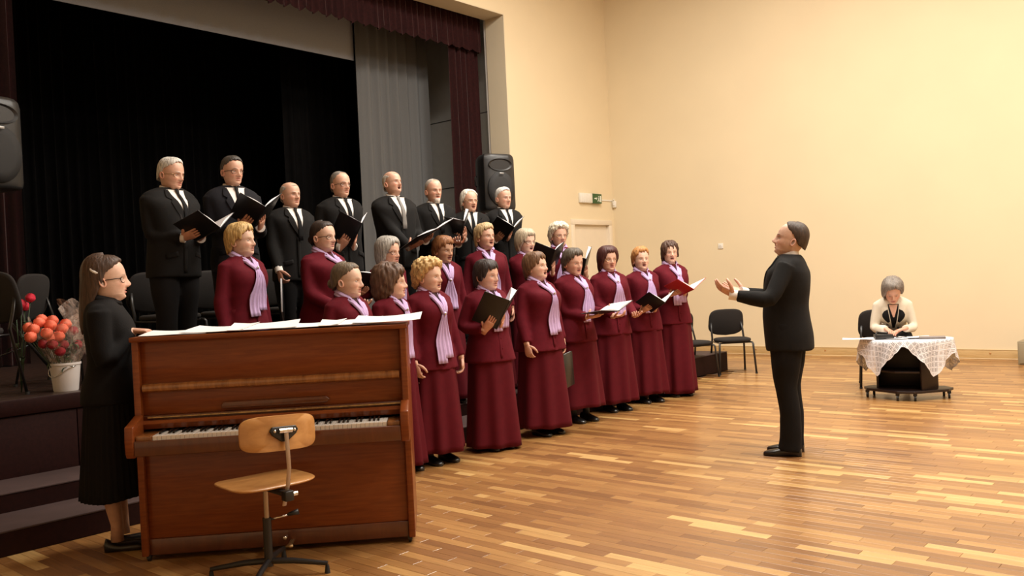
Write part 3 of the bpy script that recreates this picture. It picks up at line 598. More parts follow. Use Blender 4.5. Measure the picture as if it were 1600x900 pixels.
    tm=np.arange(40)*2*PI/40; jr=bend(rings_from(JT,tm,2.35,sub=4)); tb=MB(); tb.loft(jr); tv=np.concatenate(tb.v)
    bvh=BVHTree.FromPolygons([Vector(v) for v in tv],tb.f)
    def drape(x,z,off):
        o_,o2=bend(np.array([[x,.45,z],[x,0,z]])); h,nn,_,_=bvh.ray_cast(Vector(o_),Vector(o2-o_).normalized())
        if h is None: return np.array([x,.05,z]),np.array([0,1,0.])
        if nn.y<0: nn=-nn
        return np.array(h)+np.array(nn)*off,np.array(nn)
    zn=1.46*s
    jm={'choir':'jacket','man':suit,'conductor':'suit','pianist':'blackf','seated':'cream'}[clothes]
    J=MB(); J.loft(jr)
    sr=(.068,.061,.056,.056,.054,.049,.043) if not fem else (.064,.057,.052,.052,.049,.045,.041)
    if clothes=='pianist': sr=(.068,.062,.060,.062,.060,.048,.040)
    gs=s*(1+(g-1)*.5)
    for sd in (1,-1):
        S_,E,W=SH[sd]; c=W+(E-W)*.10; J.tube(arm_path(S_+np.array([-sd*.015*s,0,-.005]),E,c),[r*gs for r in sr],16,up=(0,1,.1)); J.ell(S_+np.array([-sd*.02*s,0,-.015*s]),(.058*gs,.066*gs,.056*gs),14,10)
    near_=clothes in('conductor','pianist')
    remesh(J,{'choir':'jacket','pianist':'blouse'}.get(clothes,'suit_jacket' if not clothes=='seated' else 'jacket'),MT[jm],root,.0105 if near_ else .012,3,.0055,seed)
    # front edge, pocket flaps
    if clothes in('man','choir','conductor'):
        zt2={'man':1.18,'conductor':1.19,'choir':1.26}[clothes]; pe=MB(); pts=[];nr=[]
        for z in np.linspace(zt2,hemz+.035,12):
            a_,b_=drape(.006*s-.0*z,z*s,.0055); pts.append(a_+np.array([.012*s,0,0])); nr.append(b_)
        ribbon(pe,pts,nr,(.030 if clothes=='man' else .020)*s,.0045 if clothes=='man' else .0015,folds=0,amp=0,m=10); pe.build('front_edge',MT[jm],root,smooth=True)
        if clothes=='man':
            for sd in (1,-1):
                pf=MB(); pts=[];nr=[]
                for x in np.linspace(.075,.155,5): a_,b_=drape(sd*x*s,(.955-.02*(x-.075)/.08)*s,.006); pts.append(a_); nr.append(b_)
                ribbon(pf,pts,nr,.040*s if clothes=='man' else .014*s,.004,folds=0,amp=0,m=10); pf.build('pocket_flap',MT[jm],root,smooth=True)
    # cuffs
    if clothes in('man','conductor'):
        for sd in (1,-1):
            S_,E,W=SH[sd]; u=(W-E)/np.linalg.norm(W-E); cb=MB(); ext=.028 if clothes=='conductor' else .006
            cb.tube([W-u*.05,W-u*.01,W+u*ext],[.037*s,.037*s,.038*s],14); cb.build('shirt_cuff',MT['shirt'],root,smooth=True,ang=50)
    # ---- lower garments
    if clothes=='choir' or clothes=='pianist':
        hem=hemh if clothes=='choir' else .31; kf=rs.randint(7,11); ph=rs.rand()*6; n=22; tm2=np.arange(96)*2*PI/96; rings=[]
        wa=.16 if clothes=='choir' else .15
        zt_=1.05 if clothes=='choir' else 1.02
        for i in range(n+1):
            u=i/n; z=(zt_+(hem-zt_)*u)*s; hp2=wa+(.182-wa)*min(1,u/.22)+(.042 if clothes=='choir' else .045)*max(0,(u-.2)/.8)**1.1
            hp2*=s*(1+(g-1)*.9); dy=.78+.04*u
            if clothes=='choir': pl=(.002+.020*u**1.1)*np.sin(tm2*kf+ph+.8*np.sin(tm2*2+ph))+.016*u*np.sin(tm2*3+ph*2)
            else: pl=.008*min(1,u*3)*np.sin(tm2*34)+.010*u*np.sin(tm2*5)
            rr=hp2+pl*s; ex=2.2; s_,c_=np.sin(tm2),np.cos(tm2); zz=z+ (.008*np.sin(tm2*2+ph) if i==n else 0)
            rings.append(np.stack([rr*s_,rr*dy*c_*(1.05)+.004,zz*np.ones(96)],1))
        inner=[r*np.array([.985,.985,1]) for r in rings[::-1][:6]]
        sk_=MB(); sk_.loft(rings+inner); sk_.build('skirt',MT['skirt' if clothes=='choir' else 'blackf'],root,smooth=True)
    elif clothes in('man','conductor'):
        tmb=MB()
        for sd in (1,-1):
            tmb.tube([(sd*.082*s,0,.98*s),(sd*.09*s,.0,.85*s),(sd*.094*s,.01,.68*s),(sd*.092*s,.015,.50*s),(sd*.088*s,-.005,.30*s),(sd*.086*s,fy-.015,.12*s),(sd*.086*s,fy-.005,.035*s)],[(.12*gs,.105*gs),(.12*gs,.105*gs),(.105*gs,.095*gs),(.082*s,.08*s),(.076*s,.072*s),(.078*s,.07*s),(.088*s,.074*s)],18,up=(0,1,0))
        tmb.ell((0,-.01,.97*s),(.17*gs,.125*gs,.12*s),20,12)
        remesh(tmb,'trousers',MT['trou'],root,.014,4,.0045,seed+5)
    elif clothes=='seated':
        tmb=MB()
        for sd in (1,-1): tmb.tube([(sd*.085*s,-.02,zh-.02),(sd*.095*s,.18*s,zh+.01),(sd*.10*s,.34*s,zh-.0),(sd*.10*s,.39*s,zh-.07),(sd*.095*s,.28*s,zh-.25),(sd*.09*s,.18*s,zh-.41)],[.12*s,.105*s,.085*s,.08*s,.078*s,.08*s],16,up=(0,0,1))
        tmb.ell((0,-.02,zh),(.19*s,.15*s,.12*s),20,12); remesh(tmb,'trousers',MT['trou'],root,.015,4,.004,seed+5)
    # shoes
    for sd in (1,-1):
        A_=ankles[sd]; bx,by=A_[0],A_[1]; fz=0 if not seated else A_[2]-.07; L=(.27 if not fem else .235)*s; an=np.arange(16)*2*PI/16; rings=[]
        lowcut=clothes=='pianist'
        for yy,hw,top in ((-.075,.020,.055),(-.068,.032,.075),(-.04,.036,.082 if not lowcut else .060),(.0,.037,.085 if not lowcut else .042),(.04,.042,.068 if not lowcut else .042),(.09,.047,.052 if not lowcut else .046),(.135,.044,.042),(.165,.030,.032),(.176,.012,.022)):
            rings.append([(bx+sd*.004*yy/.17+math.cos(q)*hw*s,by+yy*L/.25,fz+max(.002,.5*top+.5*top*math.sin(q)) if math.sin(q)>0 else fz+max(.001,.5*top*(1+math.sin(q)*1.6))) for q in an])
        sh_=MB(); sh_.loft(rings); sh_.build('shoe',MT['shoe'],root,smooth=True)
    # ---- neck wear
    if clothes in('man','conductor'):
        zv=1.19 if clothes=='man' else 1.20
        def vw(z): return max(0,(z-zv)/(1.47-zv))**.9*.080
        m1=MB(); n=12; rows=[]
        for i in range(n+1):
            z=(zv+(1.455-zv)*i/n); hw=vw(z)+.004; rows.append([drape(hw*s*q,z*s,.0075)[0] for q in np.linspace(-1,1,9)])
        m1.loft(np.array(rows),closed=False)
        m1.build('shirt_front' ,MT['vest' if False else 'shirt'],root,smooth=True)
        if vest:
            m1=MB(); rows=[]
            for i in range(9):
                z=1.06+(1.36-1.06)*i/8; hw=.058*min(1,(z-1.02)/.25) ; q0=0 if z<1.24 else min(.96,(z-1.24)/.12*.8)
                for sd in (1,): pass
                rows.append((z,hw,q0))
            for sd in (1,-1):
                rr_=[[drape(sd*hw*s*(q0+(1-q0)*q),z*s,.011)[0] for q in np.linspace(0,1,5)] for z,hw,q0 in rows]; m1.loft(np.array(rr_),closed=False)
            m1.build('knitted_vest',MT['vest'],root,smooth=True)
        cb=MB(); an=np.arange(28)*2*PI/28; rings=[]
        for z,r1,r2 in ((1.435,.066,.0),(1.455,.069,0),(1.492,.0635,0),(1.494,.0605,0),(1.455,.064,0)):
            rings.append(bend(np.array([(math.sin(q)*r1*s*1.04,math.cos(q)*r1*s*(1.02)-.008*s,(z-.018*math.cos(q)-(.012 if abs(math.sin(q))<.15 and math.cos(q)>0 else 0))*s) for q in an])))
        cb.loft(rings); cb.build('shirt_collar',MT['shirt'],root,smooth=True,ang=40)
        if clothes=='conductor':
            tb_=MB(); c0=bend(np.array([[0,.070*s,1.445*s]]))[0]
            for sd in (1,-1): tb_.tube([c0+np.array([0,0,0]),c0+np.array([sd*.02,.002,0]),c0+np.array([sd*.055,-.006,.004])],[(.010,.010),(.016,.009),(.026,.006)],10,up=(0,0,1))
            tb_.ell(c0,(.011,.012,.012)); tb_.build('bow_tie',MT['tie'],root,smooth=True)
        else:
            m1=MB(); pts=[];nr=[];wd=[]
            for z,w0 in ((1.455,.028),(1.44,.032),(1.42,.022),(1.38,.030),(1.32,.037),(1.26,.043),(1.20,.046),(1.15,.046)):
                p,nn=drape(0,z*s,.016 if z<1.44 else .02); pts.append(p); nr.append(nn); wd.append(w0*s)
            ribbon(m1,pts,nr,wd,.005*s,folds=0,amp=0,m=12); m1.build('necktie',MT[tie],root,smooth=True)
        # lapels
        for sd in (1,-1):
            m1=MB(); rows=[]; n=14
            for i in range(n+1):
                z=zv-.03+(1.45-zv+.03)*i/n; xi=vw(z)*.98; wl_=.058*math.sin(min(1,(z-zv+.03)/.20)*PI/2) if z<1.40 else .058*(1-(z-1.40)/.07)*.75+.012
                if abs(z-1.375)<.012: wl_*=.62
                rows.append([drape(sd*(xi+wl_*q)*s,z*s,[.006,.013,.012,.010,.003][k])[0] for k,q in enumerate((-.04,0,.4,.92,1))])
            m1.loft(np.array(rows),closed=False); m1.build('lapel',MT[jm],root,smooth=True,ang=40)
    elif clothes=='choir':
        m1=MB(); rows=[]
        for i in range(9):
            z=(1.44-knot*.9+(knot*.9)*i/8); hw=.05*(i/8)+.004; rows.append([drape(hw*s*q,z*s,.006)[0] for q in np.linspace(-1,1,7)])
        m1.loft(np.array(rows),closed=False); m1.build('blouse_front',MT['blouse'],root,smooth=True)
        # stand collar of the jacket
        cb=MB(); an=np.linspace(.55,2*PI-.55,30); rings=[]
        for z,r1 in ((1.43,.094),(1.455,.084),(1.487,.076),(1.489,.072),(1.45,.078)):
            rings.append(bend(np.array([(math.sin(q)*r1*s*1.05,math.cos(q)*r1*s*.98-.012*s,(z-.022*math.cos(q)-.01)*s) for q in an])))
        cb.loft(rings,closed=False); cb.build('collar',MT['jacket'],root,smooth=True)
        sc=MB(); tz=(1.44-knot)*s
        for sd in (1,-1):
            pts=[];nr=[]; wd=[]; th=[]
            for q in np.linspace(PI,.62,9):
                p=bend(np.array([[sd*math.sin(q)*.078*s,math.cos(q)*.072*s-.012*s,(1.478-.026*math.cos(q)*(1 if q>PI/2 else 1.6))*s]]))[0]; pts.append(p); nr.append(np.array([sd*math.sin(q),math.cos(q),.35])); wd.append(.050*s); th.append(.013*s)
            x0=abs(pts[-1][0]); zt=pts[-1][2]
            for u in np.linspace(.2,1,6):
                x=sd*(x0*(1-u)+.006*s*u); z=1.425*s*(1-u)+tz*u; p,nn=drape(x,z,.010*s); pts.append(p); nr.append(nn); wd.append((.058-.018*u)*s); th.append(.011*s)
            ribbon(sc,pts,nr,wd,th,folds=2.2,amp=.35,ph=sd)
            # tails
            tl=(.27+long_tail+rs.uniform(-.02,.03))*s*(1 if sd>0 else .92); pts=[];nr=[];wd=[];th=[]; x1=sd*(.022+rs.rand()*.01)*s+tail*s
            for u in np.linspace(0,1,12):
                x=sd*.004*s+(x1)*min(1,u*1.6); z=tz-u*tl; p,nn=drape(x,max(z,.84*s),.012*s+.006*s*u); pts.append(p); nr.append(nn); wd.append((.034+.064*min(1,u*1.8))*s); th.append(.0085*s)
            ribbon(sc,pts,nr,wd,th,folds=2.6,amp=.5,ph=sd*2+rs.rand()*3,m=30)
        kp,kn=drape(0,tz,.014*s); sc.ell(kp,(.020*s,.016*s,.018*s),12,8)
        so=sc.build('scarf',MT['scarf'],root,smooth=True); 
        bp_=MB(); kp,kn=drape(.004,tz,.032*s); bp_.ell(kp,(.009,.005,.011),10,6); bp_.build('scarf_clip',MT['brooch'],root,smooth=True)
        # buttons
        for i in range(3):
            p,nn=drape(0,(1.10-.09*i)*s,.004); bq=MB(); bq.ell(p,(.008,.004,.008),10,6); bq.build('button',MT['jacket'],root,smooth=True)
    elif clothes=='pianist':
        cb=MB(); an=np.arange(28)*2*PI/28; rings=[]
        for z,r1 in ((1.43,.074),(1.455,.074),(1.488,.070),(1.47,.088),(1.452,.094),(1.47,.080),(1.475,.068)):
            rings.append(bend(np.array([(math.sin(q)*r1*s*1.04,math.cos(q)*r1*s-.01*s,(z-.02*math.cos(q))*s) for q in an])))
        cb.loft(rings); cb.build('collar',MT['blackf'],root,smooth=True)
    elif clothes=='seated':
        m1=MB(); rows=[]
        for i in range(13):
            z=1.12+.31*i/12; hw=.012+.045*i/12; rows.append([drape(hw*s*q,z*s,.006)[0] for q in np.linspace(-1,1,7)])
        m1.loft(np.array(rows),closed=False); m1.build('black_top',MT['blackf'],root,smooth=True)
        m1=MB(); rows=[]
        for i in range(7):
            z=1.30+.125*i/6; hw=.006+.040*i/6; rows.append([drape(hw*s*q,z*s,.010)[0] for q in np.linspace(-1,1,7)])
        m1.loft(np.array(rows),closed=False,C=sk); m1.build('neckline',MT['skin'],root,smooth=True,colors=True)
        for sd in (1,-1):
            m1=MB(); rows=[]
            for i in range(10):
                u=i/9; z=1.15+.255*u; xi=.014+.045*u; wl_=.075*math.sin(u*PI*.62)**.8+.004 if u<.8 else .068
                rows.append([drape(sd*(xi+wl_*q)*s,z*s,[.008,.016,.014,.012,.004][k])[0] for k,q in enumerate((-.05,0,.4,.92,1))])
            m1.loft(np.array(rows),closed=False); m1.build('lapel',MT['cream'],root,smooth=True)
            m1=MB(); rows=[]
            for u in np.linspace(0,1,7):
                z=1.255+.125*u; xi=.036+.022*u; wl_=.066*math.sin(.35+u*2.2); rows.append([drape(sd*(xi+wl_*q)*s,z*s-(.02*q)*s,[.010,.021,.019,.006][k])[0] for k,q in enumerate((-.05,0,.9,1))])
            m1.loft(np.array(rows),closed=False); m1.build('black_lapel_facing',MT['blackf'],root,smooth=True)
        for x,z in ((.05,1.12),(-.05,1.12),(.06,1.2)):
            p,nn=drape(x*s,z*s,.008); bq=MB(); bq.ell(p,(.012,.006,.012),12,6); bq.build('button',MT['blackm'],root,smooth=True)
        p,nn=drape(.085*s,1.20*s,.012); m1=MB(); m1.tube([p+np.array([-.04,0,-.01]),p,p+np.array([.05,-.01,.015])],.004,8); m1.ell(p+np.array([.05,-.01,.015]),(.009,.006,.009)); m1.build('brooch',MT['brooch'],root,smooth=True)
    # ---- hair
    if hair:
        hb=MB(); st=dict(HS[hair]); st['seed']=seed
        if hair2: st.update(hair2)
        hair_add(hb,**st); V=np.concatenate(hb.v)
        if hair=='back': # knot of hair at the back
            kb=MB(); kb.ell((0,-.128,.10),(.036,.026,.034),16,10); kv=np.concatenate(kb.v); kv+= (fnoise(kv,seed,6)*.002)[:,None]; hb.add(kv,kb.f); V=np.concatenate(hb.v)
        hb.v=[headx(V)]; hb.build('hair',hairm('hair_%s_%d'%(clothes,len(HC)),hcol),root,smooth=True)
    if beard:
        bb2=MB(); rows=[]
        for z,hw,yy in ((.030,.026,.080),(.018,.032,.088),(.004,.032,.090),(-.014,.026,.086),(-.032,.014,.078),(-.042,.004,.072)):
            an=np.arange(16)*2*PI/16; rows.append([(math.cos(q)*hw,yy-.02+math.sin(q)*.024*(hw/.03)**.5,z) for q in an])
        bb2.loft(rows); V=np.concatenate(bb2.v); V+= (fnoise(V,seed,7)*.0012)[:,None]; bb2.v=[headx(V)]; bb2.build('beard',hairm('beard_white',beard),root,smooth=True)
    if glasses:
        gb=MB()
        for sx in (-1,1):
            pts=[headx(np.array([[sx*.0325+math.cos(q)*.0235,.0865-.07*(abs(sx*.0325+math.cos(q)*.0235)/.056)**2*.25,.1065+math.sin(q)*.0165*(1 if math.sin(q)>0 else 1.1)]]))[0] for q in np.linspace(0,2*PI,21)]
            gb.tube(pts,.0022,6,up=(0,0,1),cap=False)
            gb.tube([headx(np.array([p]))[0] for p in ((sx*.056,.070,.112),(sx*.072,.055,.112),(sx*.079,.0,.108),(sx*.078,-.02,.098))],.0022,6)
        gb.tube([headx(np.array([p]))[0] for p in ((-.010,.088,.110),(0,.094,.113),(.010,.088,.110))],.0015,6)
        gb.build('glasses',MT[glasses],root,smooth=True)
    return dict(root=root,headx=headx,drape=drape,SH=SH,s=s,bend=bend)
def folder_arms(F,tau=35,beta=12,one=None,roll=0):
    """arm specs that hold a folder with centre F (body coordinates)"""
    F=np.array(F,float); t=R(tau); U=np.array([0,math.cos(t),math.sin(t)]); N=np.array([0,-math.sin(t),math.cos(t)]); X=np.array([1,0,0]); r={}
    for sd in (1,-1):
        if one and sd!=one: continue
        lx=sd*(.10 if one is None else .02); cb_,sb_=math.cos(R(beta)),math.sin(R(beta))
        w=F+X*lx*(cb_ if one is None else 1)*math.cos(R(roll))+N*(abs(lx)*sb_-.030-lx*math.sin(R(roll)))-U*.175
        r[sd]=dict(w=w,d=-.35*sd*X*(1-beta/90)+U,n=N*math.cos(R(beta))-sd*X*math.sin(R(beta)),curl=.12,thumb=1.9,spread=.05,pole=(sd*.32,-.55,-1))
    return r
def folder(fig,F,tau=35,beta=14,label='',group='music folders held by the singers',cover='cover',fan=0,closed=False,yaw=0,sz=1.,rollx=0):
    px,py,pz,yw=fig[1],fig[2],fig[3],fig[5]; a=R(yw); F=np.array(F)
    wx=px+math.cos(a)*F[0]-math.sin(a)*F[1]; wy=py+math.sin(a)*F[0]+math.cos(a)*F[1]
    root=empty('music_folder',(wx,wy,pz+F[2]),0,label,'folder',None)
    root.rotation_euler=(Matrix.Rotation(a+R(yaw),3,'Z')@Matrix.Rotation(R(tau),3,'X')@Matrix.Rotation(R(rollx),3,'Y')).to_euler()
    W,Hh=.215*sz,.30*sz
    for sd in (1,-1):
        be=R(beta); c_,s_=math.cos(be),math.sin(be)
        def pt(u,v,h): return (sd*(u*c_-h*s_),v,u*s_+h*c_)
        m=MB(); V=[pt(u,v,h) for u in(.002,W) for v in(-Hh/2,Hh/2) for h in(-.0035,0)]; m.add(V,[(0,1,3,2),(4,6,7,5),(0,4,5,1),(2,3,7,6),(0,2,6,4),(1,5,7,3)])
        m.build('cover',MT[cover],root,bevel=.001)
        m=MB(); n=10; rows=[]; rows2=[]
        for i in range(n+1):
            u=.004+(W-.014)*i/n; h=.004+.010*math.sin(PI*min(1,i/n*1.15))*(1 if i<n else 1)+fan*(.05*(i/n)**2 if sd<0 else .0)
            rows.append([pt(u,v,h) for v in(-Hh/2+.008,0,Hh/2-.008)]); rows2.append([pt(u,v,.0005) for v in(Hh/2-.008,0,-Hh/2+.008)])
        m.loft([r+r2 for r,r2 in zip(rows,rows2)]); m.build('sheets',MT['paperp'],root,smooth=True,ang=40)
    m=MB(); m.box(-.006,.006,-Hh/2,Hh/2,-.006,-.002); m.build('spine',MT[cover],root,bevel=.001)
    return root
def closed_folder(loc,rot,label,cover='cover',w=.22,h=.31):
    root=empty('music_folder',loc,0,label,'folder'); root.rotation_euler=rot
    for k,(z0,z1,mt,nm,dx) in enumerate(((-.010,-.007,cover,'cover',0),(.007,.010,cover,'cover',0),(-.006,.006,'paperp','sheets',.004))):
        m=MB(); m.box(-w/2+dx,w/2-dx*(-1.5),-h/2+dx,h/2-dx,z0,z1); m.build(nm,MT[mt],root,bevel=.001)
    m=MB(); m.box(-w/2-.003,-w/2,-h/2,h/2,-.010,.010); m.build('spine',MT[cover],root); return root

FIG={
 'm1':('m',-6.450,3.364,0.76,1.709,-79.5,12.0,-8.0,1.16,(-0.031,0.379,1.089)),
 'm2':('m',-6.450,3.910,0.76,1.761,-99.2,10.0,-4.0,1.02,(-0.052,0.393,1.224)),
 'm3':('m',-6.450,4.474,0.76,1.580,-96.7,10.0,2.0,1.08,None),
 'm4':('m',-6.450,5.025,0.76,1.706,-95.9,6.0,0.0,1.05,(0.051,0.304,1.097)),
 'm5':('m',-6.450,5.674,0.76,1.754,-99.3,13.0,10.0,1.10,(-0.081,0.439,1.092)),
 'm6':('m',-6.450,6.217,0.76,1.704,-105.9,0.0,0.0,1.03,None),
 'm7':('m',-6.400,6.690,0.76,1.609,-121.3,13.0,2.0,1.05,(0.165,0.281,1.155)),
 'm8':('m',-6.450,7.295,0.76,1.673,-110.5,8.0,0.0,1.05,(0.106,0.295,1.133)),
 'a1':('f',-5.880,3.618,0.26,1.647,-76.6,13.0,4.0,1.08,None),
 'a2':('f',-5.880,4.378,0.26,1.683,-81.7,7.0,0.0,1.28,None),
 'a3':('f',-5.880,5.075,0.26,1.551,-90.8,10.0,0.0,1.00,(0.270,0.036,1.165)),
 'a4':('f',-5.880,5.749,0.26,1.568,-109.4,15.0,-4.0,1.00,None),
 'a5':('f',-5.880,6.354,0.26,1.695,-119.2,20.0,6.0,1.10,None),
 'a6':('f',-5.880,6.974,0.26,1.647,-114.9,13.0,0.0,1.10,(-0.105,0.382,1.305)),
 'a7':('f',-5.880,7.548,0.26,1.719,-127.1,7.0,0.0,1.00,(-0.153,0.388,1.216)),
 'b1':('f',-4.920,3.850,0.00,1.561,-83.0,21.0,0.0,1.08,None),
 'b2':('f',-4.920,4.265,0.00,1.532,-80.9,26.0,4.0,1.00,None),
 'b3':('f',-4.920,4.645,0.00,1.566,-95.4,18.0,2.0,1.12,None),
 'b4':('f',-4.900,5.282,0.00,1.557,-99.1,12.0,0.0,1.20,(0.067,0.283,1.114)),
 'b5':('f',-4.930,5.983,0.00,1.619,-95.5,13.0,8.0,1.25,None),
 'b6':('f',-5.050,6.674,0.00,1.654,-100.9,-4.0,-4.0,1.15,(-0.055,0.403,1.048)),
 'b7':('f',-5.120,7.378,0.00,1.676,-113.2,-8.0,2.0,1.12,None),
 'b8':('f',-5.130,8.022,0.00,1.670,-113.4,-14.0,6.0,1.05,(0.036,0.323,1.034)),
 'b9':('f',-5.100,8.581,0.00,1.740,-117.3,-18.0,2.0,1.08,(0.029,0.347,1.166)),
 'conductor':('m',-2.700,6.170,0.00,1.718,-253.4,9.0,14.0,1.08,None),
 'pianist':('f',-4.880,2.150,0.00,1.623,-35.8,8.0,2.0,0.98,None),
 'seated':('f',-2.980,9.720,0.00,1.598,-159.0,-4.0,-28.0,0.95,None),
}

GM='men of the back row of the choir'; G2='women of the middle row of the choir'; G1='women of the front row of the choir'
HG=(.42,.39,.35)
HSC=dict(m1=1.0,m2=.98,m3=.92,m4=.97,m5=.96,m6=.97,m7=.97,m8=.97)
HEM=dict(b3=.11,b4=.035,b5=.085,b6=.15,b7=.10,b8=.10,b9=.045)
def singer(k,label,hair,hc,tau=35,beta=14,fl=None,one=None,arms=None,fkw=None,**kw):
    fig=list(FIG[k]); F=fig[-1]
    cl='man' if fig[0]=='m' else 'choir'; grp=GM if fig[0]=='m' else (G2 if k[0]=='a' else G1)
    if F is not None and arms is None:
        arms=folder_arms(F,tau,beta,one,(fkw or {}).get('rollx',0))
    r=figure(label,fig,hair,hc,hs=HSC.get(k,1.03),hemh=HEM.get(k,.06),arms=arms,clothes=cl,group=grp,seed=sum(map(ord,k))*7,**kw)
    if fl and F is not None: folder(fig,F,tau,beta,fl,**(fkw or {}))
    return r
def dn(k,sd,x=.22,y=.06,z=.80): # relaxed arm
    s=FIG[k][4]/1.715; return dict(w=(sd*x*s,y*s,z*s),d=(-sd*.12,.15,-1),n=(-sd,-.25,0),curl=.6,spread=.03,thumb=-.6,pole=(sd*.4,-1,0))
singer('m1','white-haired man in glasses and dark suit, leftmost of the back row','full',(.62,.60,.56),fl='black folder held open by the leftmost man of the back row',tau=16,beta=38,skin='b',glasses='glassg',vest=True,suit='suit',fat=1.06)
singer('m2','man with short dark greying hair and glasses, second from the left in the back row','crop',(.05,.042,.036),fl='black folder held high by the dark-haired man in glasses',tau=32,beta=38,skin='b',glasses='glass',suit='suitb')
singer('m3','bald man in black suit looking right, third from the left in the back row','bald',(.45,.42,.38),skin='b',arms={1:dict(w=(.20,.12,.80),d=(0,.35,-1),n=(-1,.1,0),curl=.9),-1:dn('m3',-1)},fat=1.05,nose=1.1)
singer('m4','balding man in glasses with black tie, fourth from the left in the back row','thin',(.20,.18,.16),fl='black folder open upright before the fourth man of the back row',tau=45,beta=48,skin='b',glasses='glass')
singer('m5','man singing with mouth wide open and grey tie, fifth in the back row','bald',(.60,.57,.52),fl='large black folder with white pages opened flat between two back-row men',tau=18,beta=4,fkw=dict(sz=1.2,rollx=22),skin='b',op=1.0,tie='tiegrey')
singer('m6','thin-haired man with white goatee, sixth from the left in the back row','thin',(.42,.38,.33),skin='b',beard=(.62,.58,.52),arms={1:dict(w=(.10,.26,1.02),d=(-.6,.8,.2),n=(0,0,1),curl=.4),-1:dict(w=(-.12,.26,1.02),d=(.6,.8,.2),n=(0,0,1),curl=.4)},op=.25)
singer('m7','man with long white side hair and glasses, second from the right in the back row','longman',(.66,.62,.55),fl='black folder with a raised white page before the long-haired man',tau=45,beta=42,fkw=dict(rollx=22,fan=.6),skin='b',glasses='glassg',op=.5)
singer('m8','white-haired man with small black tie, rightmost of the back row','crop',(.66,.65,.63),fl='black folder held by the rightmost man of the back row',tau=28,beta=40,skin='b')
# bald man's folder hanging at his right side
singer('a1','short blonde woman with long lavender scarf, leftmost of the middle row','short',(.55,.36,.14),skin='a',knot=.09,long_tail=.08,tail=.01)
singer('a2','heavy-set woman with glasses and dark hair tied back, second in the middle row','back',(.03,.018,.013),skin='a',glasses='glass',arms={1:dict(w=(.17,.27,.98),d=(-.7,.7,.05),n=(0,0,1),curl=.7),-1:dict(w=(-.14,.28,.98),d=(.7,.7,0),n=(0,0,1),curl=.6)})
singer('a3','grey bobbed woman in glasses behind the brown-haired woman','bobgrey',(.33,.31,.28),skin='b',glasses='glass',fl='black folder held low beside the grey bobbed woman',one=1,tau=30,beta=8)
singer('a4','auburn-haired older woman with dark blouse neck, fourth in the middle row','pixie',(.25,.10,.035),skin='d',long_tail=.06,op=.35,knot=.17)
singer('a5','blonde woman with raised chin and wide lavender scarf in the middle row','short',(.50,.36,.19),skin='b',op=.5,long_tail=.08,knot=.11)
singer('a6','grey-blonde woman in glasses, second from the right in the middle row','bobgrey',(.46,.38,.27),skin='a',glasses='glass',op=.5,fl='black folder tipped upright beside the grey-blonde woman',tau=50,beta=40,hair2=dict(T=[.125,.13,.17,.225,.26,.27,.27]))
singer('a7','white curly-haired woman in glasses, rightmost of the middle row','curly',(.70,.64,.50),skin='b',glasses='glassg',fl='black folder with raised white page below the white-haired woman',fkw=dict(rollx=18,fan=.6),tau=45,beta=42)
singer('b1','woman with pinned-back greying hair standing behind the piano, leftmost of the front row','back',(.13,.095,.060),skin='c',knot=.15)
singer('b2','woman with bushy brown hair in profile, second in the front row','bushy',(.10,.052,.03),skin='a',op=.15,long_tail=.16,tail=.02,knot=.10)
singer('b3','woman with big curly blonde hair, third in the front row','curly',(.60,.40,.17),skin='a',op=.3,long_tail=.14,knot=.17,arms={1:dn('b3',1,.26,.10,.83),-1:dn('b3',-1,.25,.10,.83)},fat=1.05)
singer('b4','stout woman with short near-black hair, fourth in the front row','pixie',(.022,.012,.010),skin='b',fl='black folder held upright by the near-black-haired woman',tau=50,beta=38,fkw=dict(fan=1),long_tail=-.05,hair2=dict(T=[.128,.13,.16,.20,.24,.25,.255]),fat=1.06)
singer('b5','stout woman with short brown hair singing upward, fifth in the front row','pixie',(.15,.075,.035),skin='a',op=.8,long_tail=.10,tail=-.01,knot=.12,arms={1:dn('b5',1,.27,.10,.80),-1:dn('b5',-1,.27,.06,.80)},fat=1.08,hair2=dict(T=[.125,.13,.155,.19,.235,.25,.255]))
singer('b6','woman with short dark greying hair looking down, sixth in the front row','short',(.085,.065,.045),fkw=dict(rollx=10),skin='b',op=.2,fl='black folder with white pages lying open between two front-row women',tau=6,beta=14,long_tail=.04,tail=-.03,one=None,fat=1.04)
singer('b7','woman with dark red bobbed hair and glasses, third from the right in the front row','bob',(.060,.012,.010),skin='b',glasses='glassg',op=.2,long_tail=.08,knot=.10,tail=-.01,arms={1:dict(w=(.12,.27,.98),d=(-.6,.8,.1),n=(0,0,1),curl=.5),-1:dict(w=(-.14,.24,.97),d=(.5,.8,0),n=(0,0,1),curl=.6)})
singer('b8','woman with short orange-blonde hair, second from the right in the front row','short',(.48,.22,.07),skin='a',op=.5,fl='black folder held at the waist by the orange-blonde woman',tau=22,beta=38,long_tail=.08,knot=.09,fkw=dict(sz=.95))
singer('b9','woman with tousled dark hair holding a red folder, rightmost of the front row','wet',(.075,.035,.022),skin='a',op=.45,fl='glossy red folder held open by the rightmost woman',tau=14,beta=34,fkw=dict(cover='redc'),long_tail=.04,knot=.11)
def hang(k,side,label,d=(0,0,0),rot=(0,0,0),off=(.22,.12,.62)):
    f_=FIG[k]; a=R(f_[5]); s=f_[4]/1.715; x,y,z=side*off[0],off[1],off[2]*s
    closed_folder((f_[1]+math.cos(a)*x-math.sin(a)*y,f_[2]+math.sin(a)*x+math.cos(a)*y,f_[3]+z),(R(90)+rot[0],rot[1],a+rot[2]),label)
hang('m3',1,'black folder hanging from the hand of the bald man',rot=(0,R(-22),R(60)),off=(.21,.17,.60))
